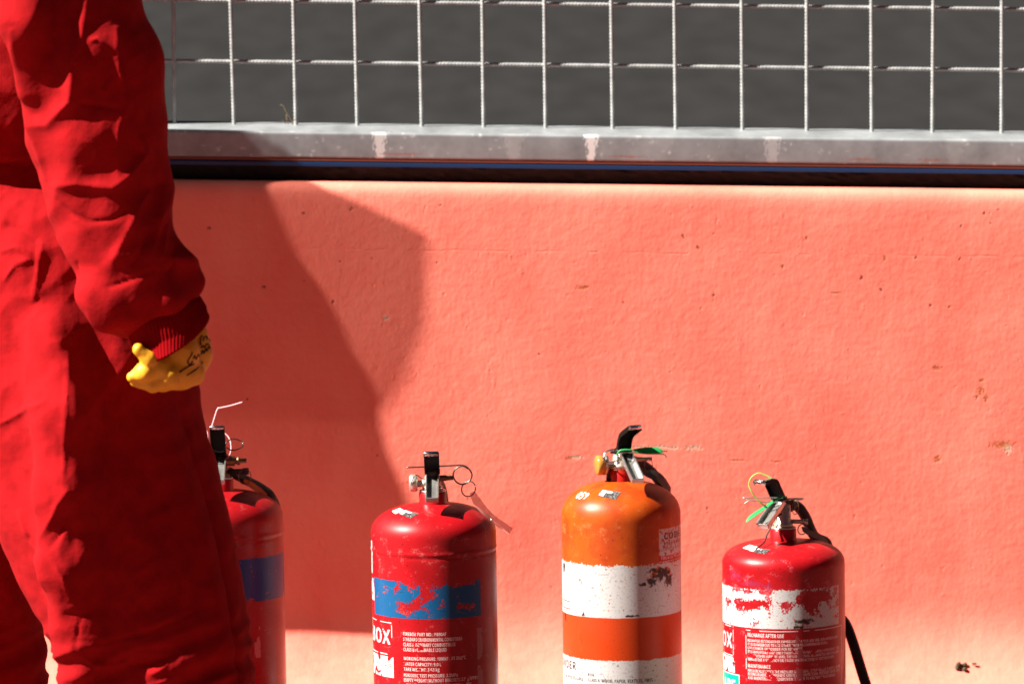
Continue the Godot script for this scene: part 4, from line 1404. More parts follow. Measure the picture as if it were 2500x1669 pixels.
func build_person() -> void:
	var base := Vector3(-0.5438, 0.0000, -6.4500)
	var person := thing("person", "person in loose red overalls and a yellow work glove, standing at the left edge", "person", base)
	var cloth := mat(Color.WHITE, 0.95)
	cloth.albedo_texture = noise_texture(112, 0.012, 512, 6, lin(0.22, 0.002, 0.004), lin(0.36, 0.005, 0.008))
	cloth.metallic_specular = 0.25
	cloth.heightmap_enabled = true
	cloth.heightmap_texture = noise_texture(111, 0.05, 256, 4, Color(0.2, 0.2, 0.2), Color(0.8, 0.8, 0.8))
	cloth.heightmap_scale = 0.10
	cloth.uv1_triplanar = true
	cloth.uv1_scale = Vector3(5, 5, 5)

	var b := Body.new()
	b.hem = 1.0395
	b.bones = [
		[Vector3(-0.6413, 1.0007, -6.5000), Vector3(-0.6254, 0.9514, -6.5000), 0.1024, 0.1210, 0],
		[Vector3(-0.6254, 0.9514, -6.5000), Vector3(-0.5905, 0.8828, -6.4700), 0.1210, 0.1383, 0],
		[Vector3(-0.5905, 0.8828, -6.4700), Vector3(-0.5410, 0.7481, -6.4500), 0.1383, 0.1417, 0],
		[Vector3(-0.5410, 0.7481, -6.4500), Vector3(-0.5041, 0.6136, -6.4300), 0.1417, 0.1331, 0],
		[Vector3(-0.5041, 0.6136, -6.4300), Vector3(-0.4746, 0.5327, -6.4200), 0.1331, 0.1243, 0],
		[Vector3(-0.4746, 0.5327, -6.4200), Vector3(-0.4468, 0.4464, -6.4100), 0.1243, 0.1139, 0],
		[Vector3(-0.4468, 0.4464, -6.4100), Vector3(-0.4207, 0.3492, -6.4000), 0.1139, 0.0992, 0],
		[Vector3(-0.4207, 0.3492, -6.4000), Vector3(-0.4000, 0.0917, -6.3900), 0.0992, 0.0750, 0],
		[Vector3(-0.5573, 0.8269, -6.3200), Vector3(-0.5480, 0.7393, -6.2900), 0.0307, 0.0316, 0],
		[Vector3(-0.5480, 0.7393, -6.2900), Vector3(-0.5444, 0.6486, -6.2880), 0.0316, 0.0327, 0],
		[Vector3(-0.5444, 0.6486, -6.2880), Vector3(-0.5395, 0.5562, -6.2960), 0.0327, 0.0327, 0],
		[Vector3(-0.5395, 0.5562, -6.2960), Vector3(-0.5293, 0.4675, -6.3120), 0.0327, 0.0317, 0],
		[Vector3(-0.5293, 0.4675, -6.3120), Vector3(-0.5208, 0.3723, -6.3300), 0.0317, 0.0318, 0],
		[Vector3(-0.6759, 0.9418, -6.6200), Vector3(-0.7170, 0.7821, -6.6500), 0.1221, 0.1143, 0],
		[Vector3(-0.7170, 0.7821, -6.6500), Vector3(-0.7273, 0.4948, -6.6800), 0.1143, 0.1109, 0],
		[Vector3(-0.7273, 0.4948, -6.6800), Vector3(-0.7215, 0.3381, -6.7000), 0.1109, 0.1078, 0],
		[Vector3(-0.7215, 0.3381, -6.7000), Vector3(-0.7040, 0.0380, -6.7200), 0.1078, 0.0789, 0],
		[Vector3(-0.6741, 1.3863, -6.5400), Vector3(-0.6650, 1.2780, -6.5200), 0.0987, 0.1284, 1],
		[Vector3(-0.6650, 1.2780, -6.5200), Vector3(-0.6574, 1.1258, -6.5100), 0.1284, 0.1342, 1],
		[Vector3(-0.6574, 1.1258, -6.5100), Vector3(-0.6532, 1.0054, -6.5100), 0.1342, 0.1310, 1],
		[Vector3(-0.6134, 1.3986, -6.4200), Vector3(-0.5602, 1.3632, -6.3000), 0.0807, 0.0924, 2],
		[Vector3(-0.5602, 1.3632, -6.3000), Vector3(-0.5298, 1.2434, -6.2700), 0.0924, 0.0815, 2],
		[Vector3(-0.5298, 1.2434, -6.2700), Vector3(-0.5112, 1.1652, -6.2600), 0.0815, 0.0840, 2],
		[Vector3(-0.5112, 1.1652, -6.2600), Vector3(-0.4988, 1.0864, -6.2600), 0.0840, 0.0808, 2],
		[Vector3(-0.4988, 1.0864, -6.2600), Vector3(-0.4888, 1.0180, -6.2600), 0.0808, 0.0703, 2],
		[Vector3(-0.4888, 1.0180, -6.2600), Vector3(-0.4750, 0.9600, -6.2600), 0.0703, 0.0630, 2],
		[Vector3(-0.4750, 0.9600, -6.2600), Vector3(-0.4606, 0.9177, -6.2600), 0.0630, 0.0598, 2],
		[Vector3(-0.4606, 0.9177, -6.2600), Vector3(-0.4469, 0.8895, -6.2500), 0.0598, 0.0498, 2],
		[Vector3(-0.5876, 1.3597, -6.2000), Vector3(-0.5806, 1.2261, -6.1780), 0.0374, 0.0259, 2],
		[Vector3(-0.5806, 1.2261, -6.1780), Vector3(-0.5689, 1.1421, -6.2000), 0.0259, 0.0135, 2],
		[Vector3(-0.5024, 0.8897, -6.2200), Vector3(-0.4775, 0.8755, -6.2150), 0.0240, 0.0229, 2],
		[Vector3(-0.4775, 0.8755, -6.2150), Vector3(-0.4483, 0.8712, -6.2150), 0.0229, 0.0177, 2],
		[Vector3(-0.4980, 0.8827, -6.2500), Vector3(-0.4421, 0.9028, -6.2200), 0.0220, 0.0209, 2],
		[Vector3(-0.4421, 0.9028, -6.2200), Vector3(-0.4046, 0.9265, -6.2500), 0.0209, 0.0189, 2],
		[Vector3(-0.4602, 0.8700, -6.2500), Vector3(-0.4213, 0.8844, -6.2200), 0.0241, 0.0209, 2],
		[Vector3(-0.4213, 0.8844, -6.2200), Vector3(-0.3943, 0.9029, -6.2600), 0.0209, 0.0157, 2],
		[Vector3(-0.7033, 1.3737, -6.6600), Vector3(-0.7241, 1.1705, -6.7300), 0.0837, 0.0790, 2],
		[Vector3(-0.7241, 1.1705, -6.7300), Vector3(-0.7331, 0.9720, -6.7400), 0.0790, 0.0650, 2],
		[Vector3(-0.7331, 0.9720, -6.7400), Vector3(-0.7358, 0.8393, -6.7000), 0.0650, 0.0477, 2],
	]
	var f1 := noise(121, 1.0, 1, FastNoiseLite.TYPE_SIMPLEX_SMOOTH, FastNoiseLite.FRACTAL_NONE)
	var ridge := func(x: float, y: float, z: float) -> float:
		var q := f1.get_noise_3d(x, y, z)
		return 0.50 - sqrt(q * q + 0.004) * 1.6
	var f2 := noise(122, 1.0, 2, FastNoiseLite.TYPE_SIMPLEX_SMOOTH, FastNoiseLite.FRACTAL_FBM)
	var seam := [Vector2(-0.4102, 0.7626), Vector2(-0.3962, 0.7035), Vector2(-0.3763, 0.6390), Vector2(-0.3606, 0.5743), Vector2(-0.3461, 0.4933), Vector2(-0.3375, 0.4023), Vector2(-0.3298, 0.3306)]
	# large folds of the cloth: line, width, height, 0 on the sleeve and 1 on the trousers
	var fold_lines := [
		[[Vector2(-0.5942, 1.2148), Vector2(-0.5856, 1.1421), Vector2(-0.5721, 1.0849), Vector2(-0.5585, 1.0276)], 0.0104, 0.0078, 0],
		[[Vector2(-0.5028, 1.2770), Vector2(-0.5123, 1.2045), Vector2(-0.5230, 1.1681), Vector2(-0.5244, 1.1265), Vector2(-0.5537, 1.0979), Vector2(-0.5798, 1.0953)], 0.0135, 0.0101, 0],
		[[Vector2(-0.5035, 1.1967), Vector2(-0.4931, 1.1993), Vector2(-0.4740, 1.1848)], 0.0052, 0.0039, 0],
		[[Vector2(-0.5181, 1.1255), Vector2(-0.4859, 1.1203), Vector2(-0.4652, 1.1161)], 0.0042, -0.0031, 0],
		[[Vector2(-0.4884, 1.1421), Vector2(-0.4805, 1.1525), Vector2(-0.4742, 1.1629)], 0.0042, -0.0031, 0],
		[[Vector2(-0.4738, 1.2148), Vector2(-0.4689, 1.1681), Vector2(-0.4599, 1.1213), Vector2(-0.4695, 1.0901), Vector2(-0.4710, 1.0276)], 0.0073, 0.0055, 0],
		[[Vector2(-0.5492, 1.0249), Vector2(-0.5179, 1.0276), Vector2(-0.4763, 1.0234), Vector2(-0.4606, 1.0354), Vector2(-0.4370, 1.0615), Vector2(-0.4394, 1.0849)], 0.0114, 0.0086, 0],
		[[Vector2(-0.5441, 1.0093), Vector2(-0.5260, 0.9910), Vector2(-0.5027, 0.9816), Vector2(-0.4766, 0.9858), Vector2(-0.4598, 0.9962)], 0.0052, -0.0039, 0],
		[[Vector2(-0.4796, 0.9335), Vector2(-0.4637, 0.9623), Vector2(-0.4462, 1.0015), Vector2(-0.4321, 1.0171)], 0.0104, 0.0078, 0],
		[[Vector2(-0.5198, 0.9335), Vector2(-0.5210, 0.9125), Vector2(-0.5159, 0.8994)], 0.0042, -0.0031, 0],
		[[Vector2(-0.4379, 0.9335), Vector2(-0.4288, 0.9623), Vector2(-0.4213, 0.9962), Vector2(-0.4180, 1.0223)], 0.0062, 0.0047, 0],
		[[Vector2(-0.4562, 0.9282), Vector2(-0.4403, 0.9544), Vector2(-0.4323, 0.9858)], 0.0047, -0.0035, 0],
		[[Vector2(-0.4222, 0.9335), Vector2(-0.4184, 0.9544), Vector2(-0.4152, 0.9753)], 0.0042, 0.0031, 0],
		[[Vector2(-0.4877, 0.9021), Vector2(-0.4563, 0.9125), Vector2(-0.4249, 0.9256)], 0.0052, -0.0039, 0],
		[[Vector2(-0.4112, 0.9439), Vector2(-0.4071, 0.9309), Vector2(-0.4134, 0.9188)], 0.0042, -0.0031, 0],
		[[Vector2(-0.6220, 0.9673), Vector2(-0.6009, 0.9610), Vector2(-0.5799, 0.9461)], 0.0063, -0.0048, 1],
		[[Vector2(-0.6277, 0.9328), Vector2(-0.6064, 0.9381), Vector2(-0.5853, 0.9301)], 0.0063, 0.0048, 1],
		[[Vector2(-0.5756, 0.9461), Vector2(-0.5803, 0.9035), Vector2(-0.5859, 0.8716)], 0.0074, 0.0055, 1],
		[[Vector2(-0.6227, 0.8982), Vector2(-0.6066, 0.9195), Vector2(-0.5854, 0.9248)], 0.0063, 0.0048, 1],
		[[Vector2(-0.6352, 0.7194), Vector2(-0.6031, 0.7381), Vector2(-0.5656, 0.7622)], 0.0063, 0.0048, 1],
		[[Vector2(-0.5407, 0.8183), Vector2(-0.5407, 0.7648), Vector2(-0.5427, 0.7113), Vector2(-0.5453, 0.6577)], 0.0048, 0.0036, 1],
		[[Vector2(-0.5374, 0.6524), Vector2(-0.5535, 0.6309), Vector2(-0.5753, 0.5798)], 0.0069, 0.0051, 1],
		[[Vector2(-0.5322, 0.6309), Vector2(-0.5458, 0.6040), Vector2(-0.5631, 0.5772)], 0.0048, -0.0036, 1],
		[[Vector2(-0.5940, 0.5772), Vector2(-0.5755, 0.5556), Vector2(-0.5678, 0.5233)], 0.0053, 0.0040, 1],
		[[Vector2(-0.5621, 0.5664), Vector2(-0.5463, 0.5449), Vector2(-0.5359, 0.5125)], 0.0053, 0.0040, 1],
		[[Vector2(-0.5467, 0.4964), Vector2(-0.5280, 0.4964), Vector2(-0.5120, 0.4974)], 0.0032, -0.0024, 1],
		[[Vector2(-0.5254, 0.4964), Vector2(-0.5298, 0.4748), Vector2(-0.5333, 0.4478)], 0.0037, -0.0028, 1],
		[[Vector2(-0.5390, 0.4629), Vector2(-0.4990, 0.4597), Vector2(-0.4509, 0.4694), Vector2(-0.3813, 0.4964)], 0.0037, -0.0028, 1],
		[[Vector2(-0.5311, 0.4478), Vector2(-0.5125, 0.4343), Vector2(-0.4875, 0.4273), Vector2(-0.4698, 0.4359), Vector2(-0.4590, 0.4451), Vector2(-0.4147, 0.4424)], 0.0058, 0.0044, 1],
		[[Vector2(-0.4725, 0.4289), Vector2(-0.4458, 0.4316), Vector2(-0.4137, 0.4435)], 0.0037, -0.0028, 1],
		[[Vector2(-0.5288, 0.4100), Vector2(-0.5127, 0.4181), Vector2(-0.4992, 0.4316)], 0.0037, 0.0028, 1],
		[[Vector2(-0.5262, 0.4019), Vector2(-0.4994, 0.4056), Vector2(-0.4754, 0.4067)], 0.0042, 0.0032, 1],
		[[Vector2(-0.4459, 0.4181), Vector2(-0.4298, 0.4262), Vector2(-0.4217, 0.4343)], 0.0048, 0.0036, 1],
		[[Vector2(-0.4889, 0.3883), Vector2(-0.4513, 0.4019), Vector2(-0.4031, 0.4181)], 0.0063, 0.0048, 1],
		[[Vector2(-0.4354, 0.3883), Vector2(-0.4086, 0.3992), Vector2(-0.3872, 0.4046)], 0.0048, 0.0036, 1],
		[[Vector2(-0.3959, 0.7113), Vector2(-0.3829, 0.6631), Vector2(-0.3698, 0.6255)], 0.0074, 0.0050, 1],
		[[Vector2(-0.6096, 0.6148), Vector2(-0.5966, 0.5825)], 0.0063, 0.0048, 1],
		[[Vector2(-0.6232, 0.4262), Vector2(-0.6267, 0.3992)], 0.0084, 0.0063, 1]]
	b.folds = func(p: Vector3) -> float:
		var out := 0.0
		var g := b.group_at(p)
		if g == 2:
			# sleeve: slanting folds, tighter towards the wrist
			var low := smoothstep(1.044, 0.852, p.y)
			var s := p.y * 0.82 + p.x * 0.57
			var c := -p.y * 0.57 + p.x * 0.82
			out = ridge.call(c * 10.0, s * lerpf(1.8, 5.0, low), p.z * 6.0) * lerpf(0.0070, 0.0100, low)
			out += f2.get_noise_3d(p.x * 12.0, p.y * 7.0, p.z * 9.0) * 0.004
			out += ridge.call(c * 26.0, s * 14.0, 5.0) * 0.0009
		else:
			var knee := smoothstep(0.496, 0.421, p.y)
			out = ridge.call(p.x * 8.0 + p.y * 2.4, p.y * 1.9, p.z * 6.0) * 0.007 * (1.0 - knee * 0.5)
			out += ridge.call(p.x * 3.5 + 7.0, p.y * 17.0 - p.x * 6.0, p.z * 4.0) * 0.010 * knee
			out += ridge.call(p.x * 15.0 - p.y * 14.0, p.y * 9.0 + p.x * 6.0, 3.0) * 0.0018
			out += f2.get_noise_3d(p.x * 34.0, p.y * 22.0, p.z * 20.0) * 0.0009
			out += f2.get_noise_3d(p.x * 8.0, p.y * 5.0, p.z * 6.0) * 0.004
			out -= crease(p, seam, 0.0045) * 0.0075
		for f in fold_lines:
			if (f[3] < 0.5) == (g == 2) and p.z > -6.5:
				out += crease(p, f[0], f[1]) * f[2]
		if g != 2:
			out *= clampf(absf(p.y - b.hem - 0.03 * (p.x + 0.66)) / 0.04, 0.1, 1.0)
		return out
	var plain := b.plain
	var net := nets(plain, Vector3(-1.05, 0.06, -6.960), Vector3(-0.26, 1.62, -6.060), 0.0115)
	var mesh := skin(plain, net, 2, func(c: Vector3, lev: int) -> bool: return c.y < 1.36 if lev == 0 else (c.x > -0.72 and c.y > 0.25 and c.y < 1.26 and c.z > -6.600), 0.0018, b.folds)
	var body := put(person, "overalls", mesh, cloth)
	body.position = -base

	# knitted cuff at the wrist
	var knit := mat(lin(0.22, 0.003, 0.005), 0.95)
	knit.metallic_specular = 0.1
	knit.rim_enabled = true
	knit.rim = 0.3
	knit.rim_tint = 0.9
	var cuff := Shape.new()
	var cp := PackedVector3Array()
	var rings := [[Vector3(-0.4371, 0.8939, -6.2600), Vector3(0.0454, 0.0085, 0.0000), Vector3(-0.0000, -0.0042, 0.0460)], [Vector3(-0.4224, 0.8684, -6.2500), Vector3(0.0454, 0.0148, 0.0000), Vector3(-0.0022, -0.0085, 0.0440)], [Vector3(-0.4137, 0.8530, -6.2450), Vector3(0.0443, 0.0169, 0.0000), Vector3(-0.0075, -0.0159, 0.0400)], [Vector3(-0.4066, 0.8387, -6.2400), Vector3(0.0385, 0.0164, 0.0000), Vector3(-0.0128, -0.0227, 0.0420)]]
	var segs := 264
	var rows := 22
	for i in rows + 3:
		var k := minf(float(i) / (rows - 1), 1.0) * (rings.size() - 1)
		var a := mini(int(k), rings.size() - 2)
		var q := k - a
		var ctr: Vector3 = rings[a][0].lerp(rings[a + 1][0], q)
		var u: Vector3 = rings[a][1].lerp(rings[a + 1][1], q)
		var w: Vector3 = rings[a][2].lerp(rings[a + 1][2], q)
		var shrink := 1.0
		if i >= rows:
			shrink = [0.985, 0.93, 0.80][i - rows]
		for j in segs:
			var an := TAU * j / segs
			var rib := 1.0 + 0.013 * cos(an * 66.0) + 0.02 * sin(an * 3.0 + i * 0.35)
			cp.append(ctr + (u * cos(an) + w * sin(an)) * rib * shrink)
	cuff.grid(cp, rows + 3, segs, true, true, true)
	var cf := put(person, "knit_cuff", cuff.done(), knit)
	cf.position = -base

	# leather work glove: closed hand, back of the hand towards the camera
	var leather := mat(Color.WHITE, 0.55)
	leather.albedo_texture = noise_texture(131, 0.02, 256, 4, lin(0.68, 0.31, 0.008), lin(0.84, 0.45, 0.016))
	leather.uv1_triplanar = true
	leather.uv1_scale = Vector3(9, 9, 9)
	leather.heightmap_enabled = true
	leather.heightmap_texture = noise_texture(132, 0.06, 256, 3, Color(0.3, 0.3, 0.3), Color(0.7, 0.7, 0.7))
	leather.heightmap_scale = 0.05
	var hand := Body.new()
	hand.blend = [0.008, 0.004, 0.005]
	hand.block = 0.02
	hand.seam_blend = 0.0025
	hand.bones = [
		[Vector3(-0.4068, 0.8383, -6.2500), Vector3(-0.4053, 0.8179, -6.2420), 0.0210, 0.0262, 0],
		[Vector3(-0.4053, 0.8179, -6.2420), Vector3(-0.4061, 0.8006, -6.2360), 0.0262, 0.0220, 0],
		[Vector3(-0.3907, 0.8336, -6.2800), Vector3(-0.3898, 0.8139, -6.2800), 0.0221, 0.0242, 0],
		[Vector3(-0.3898, 0.8139, -6.2800), Vector3(-0.3946, 0.7959, -6.2700), 0.0242, 0.0200, 0],
		[Vector3(-0.4137, 0.7944, -6.2150), Vector3(-0.3870, 0.7938, -6.2500), 0.0146, 0.0157, 0],
		[Vector3(-0.3967, 0.7901, -6.2350), Vector3(-0.4229, 0.7821, -6.2500), 0.0125, 0.0094, 0],
		[Vector3(-0.4229, 0.7821, -6.2500), Vector3(-0.4429, 0.7905, -6.2800), 0.0094, 0.0079, 0],
		[Vector3(-0.3880, 0.7911, -6.2650), Vector3(-0.4134, 0.7820, -6.2900), 0.0116, 0.0090, 0],
		[Vector3(-0.4134, 0.7820, -6.2900), Vector3(-0.4322, 0.7969, -6.3100), 0.0090, 0.0079, 0],
		[Vector3(-0.4212, 0.7996, -6.2250), Vector3(-0.4354, 0.8144, -6.2050), 0.0104, 0.0083, 0],
		[Vector3(-0.4354, 0.8144, -6.2050), Vector3(-0.4485, 0.8281, -6.2000), 0.0083, 0.0068, 0],
		[Vector3(-0.4122, 0.7912, -6.2150), Vector3(-0.4319, 0.7852, -6.2120), 0.0135, 0.0099, 1],
		[Vector3(-0.4319, 0.7852, -6.2120), Vector3(-0.4539, 0.7868, -6.2120), 0.0099, 0.0052, 1],
		[Vector3(-0.4113, 0.8143, -6.2360), Vector3(-0.4237, 0.8027, -6.2160), 0.0167, 0.0151, 2],
		[Vector3(-0.4237, 0.8027, -6.2160), Vector3(-0.4410, 0.7994, -6.2080), 0.0151, 0.0120, 2],
		[Vector3(-0.4410, 0.7994, -6.2080), Vector3(-0.4567, 0.7936, -6.2080), 0.0120, 0.0062, 2],
	]
	var g1 := noise(133, 1.0, 2, FastNoiseLite.TYPE_SIMPLEX_SMOOTH, FastNoiseLite.FRACTAL_RIDGED)
	hand.folds = func(p: Vector3) -> float:
		return g1.get_noise_3d(p.x * 34.0 + p.y * 20.0, p.y * 30.0 - p.x * 24.0, p.z * 30.0) * 0.0005
	var hplain := hand.plain
	var hfull := hand.full
	var hnet := nets(hplain, Vector3(-0.4936, 0.7275, -6.3400), Vector3(-0.3336, 0.8875, -6.1600), 0.0034)
	var glove := put(person, "glove", skin(hplain, hnet, 1, func(_c: Vector3, _l: int) -> bool: return true, 0.0008, hand.folds), leather)
	glove.position = -base
	# black print on the back of the glove
	var print_ := Shape.new()
	for stroke in [
		[Vector3(-0.3881, 0.8067, -6.1500), Vector3(-0.3901, 0.8119, -6.1500), Vector3(-0.3859, 0.8192, -6.1500), Vector3(-0.3849, 0.8223, -6.1500)],
		[Vector3(-0.3907, 0.8114, -6.1500), Vector3(-0.3876, 0.8077, -6.1500), Vector3(-0.3844, 0.8114, -6.1500)],
		[Vector3(-0.3839, 0.8140, -6.1500), Vector3(-0.3818, 0.8181, -6.1500), Vector3(-0.3808, 0.8129, -6.1500), Vector3(-0.3782, 0.8187, -6.1500), Vector3(-0.3771, 0.8150, -6.1500)],
		[Vector3(-0.3761, 0.8161, -6.1500), Vector3(-0.3745, 0.8207, -6.1500), Vector3(-0.3730, 0.8171, -6.1500), Vector3(-0.3709, 0.8228, -6.1500), Vector3(-0.3699, 0.8187, -6.1500)],
		[Vector3(-0.3693, 0.8202, -6.1500), Vector3(-0.3672, 0.8249, -6.1500), Vector3(-0.3662, 0.8213, -6.1500), Vector3(-0.3636, 0.8265, -6.1500), Vector3(-0.3631, 0.8234, -6.1500)],
		[Vector3(-0.3771, 0.8275, -6.1500), Vector3(-0.3760, 0.8379, -6.1500), Vector3(-0.3661, 0.8411, -6.1500), Vector3(-0.3667, 0.8307, -6.1500), Vector3(-0.3771, 0.8275, -6.1500)],
		[Vector3(-0.3739, 0.8317, -6.1500), Vector3(-0.3729, 0.8359, -6.1500), Vector3(-0.3698, 0.8364, -6.1500), Vector3(-0.3703, 0.8327, -6.1500)],
		[Vector3(-0.3761, 0.8239, -6.1500), Vector3(-0.3740, 0.8260, -6.1500), Vector3(-0.3724, 0.8239, -6.1500), Vector3(-0.3703, 0.8275, -6.1500), Vector3(-0.3677, 0.8265, -6.1500), Vector3(-0.3662, 0.8296, -6.1500)],
		[Vector3(-0.3640, 0.8390, -6.1500), Vector3(-0.3620, 0.8426, -6.1500), Vector3(-0.3604, 0.8390, -6.1500), Vector3(-0.3620, 0.8359, -6.1500)],
		[Vector3(-0.3995, 0.7994, -6.1500), Vector3(-0.3912, 0.8046, -6.1500), Vector3(-0.3829, 0.8077, -6.1500)],
		[Vector3(-0.3913, 0.7952, -6.1500), Vector3(-0.3809, 0.8004, -6.1500), Vector3(-0.3746, 0.8067, -6.1500)]]:
		var path := []
		for q: Vector3 in stroke:
			var p := q
			var met := false
			for k in 90:   # walk from the camera's side onto the leather
				var d: float = hfull.call(p)
				if d < 0.0003:
					met = true
					break
				p.z -= maxf(d, 0.0002)
			if met:
				path.append(p + Vector3(0, 0, 0.0002))
		if path.size() < 2:
			continue
		print_.tube(curve(path, 3), 0.0009, 5)
	put(glove, "print", print_.done(), mat(lin(0.02, 0.014, 0.004), 0.7))

	# what stands outside the picture: head and cap, boots, the other glove
	var head := Body.new()
	head.blend = [0.03, 0.02, 0.02]
	head.bones = [
		[Vector3(-0.6670, 1.4516, -6.5300), Vector3(-0.6715, 1.5382, -6.5300), 0.0547, 0.0520, 0],
		[Vector3(-0.6707, 1.6138, -6.5300), Vector3(-0.6819, 1.5814, -6.5300), 0.0903, 0.0766, 0],
		[Vector3(-0.7096, 1.5382, -6.5300), Vector3(-0.6824, 1.5382, -6.5300), 0.0383, 0.0602, 0],
		[Vector3(-0.7607, 1.5868, -6.5300), Vector3(-0.7523, 1.6084, -6.5300), 0.0099, 0.0066, 0],
		[Vector3(-0.6553, 1.5903, -6.4300), Vector3(-0.6525, 1.6063, -6.4300), 0.0108, 0.0129, 0],
		[Vector3(-0.6757, 1.5941, -6.6300), Vector3(-0.6728, 1.6105, -6.6300), 0.0111, 0.0133, 0],
	]
	head.folds = func(_p: Vector3) -> float: return 0.0
	var dfull := head.plain
	var hd := put(person, "head", skin(dfull, nets(dfull, Vector3(-0.92, 1.36, -6.700), Vector3(-0.58, 1.78, -6.360), 0.009), 0, func(_c: Vector3, _l: int) -> bool: return false, 0.002), mat(lin(0.42, 0.24, 0.17), 0.6))
	hd.position = -base
	var cap := Shape.new()
	cap.lathe(PackedVector2Array([Vector2(0.110, 0.0), Vector2(0.112, 0.03), Vector2(0.105, 0.065), Vector2(0.080, 0.098), Vector2(0.040, 0.116), Vector2(0.002, 0.120)]), 40)
	cap.box(Vector3(0.10, 0.006, 0.14), Transform3D(Basis(Vector3.BACK, 0.12), Vector3(-0.145, -0.002, 0)), 0.002)
	var cpo := put(person, "cap", cap.done(), mat(lin(0.45, 0.006, 0.010), 0.85))
	cpo.position = Vector3(-0.6715, 1.6380, -6.5300) - base
	for at in [Vector3(-0.4000, 0.0000, -6.3900), Vector3(-0.7040, 0.0000, -6.7200)]:
		var boot := Body.new()
		boot.blend = [0.03, 0.02, 0.02]
		boot.bones = [[at + Vector3(0, 0.16, 0), at + Vector3(0, 0.055, 0), 0.058, 0.052, 0], [at + Vector3(0.02, 0.045, 0), at + Vector3(-0.16, 0.040, 0.01), 0.046, 0.040, 0]]
		boot.folds = func(_p: Vector3) -> float: return 0.0
		var bf := boot.plain
		var o := put(person, "boot", skin(bf, nets(bf, at + Vector3(-0.24, -0.02, -0.09), at + Vector3(0.10, 0.26, 0.09), 0.012), 0, func(_c: Vector3, _l: int) -> bool: return false, 0.002), mat(lin(0.015, 0.014, 0.013), 0.5))
		o.position = -base
	var spare := put(person, "glove", glove.mesh, leather)
	spare.position = Vector3(-0.3290, -0.0294, -0.4600) - base


# ------------------------------------------------------------------ the flag whose shadow falls on the barrier

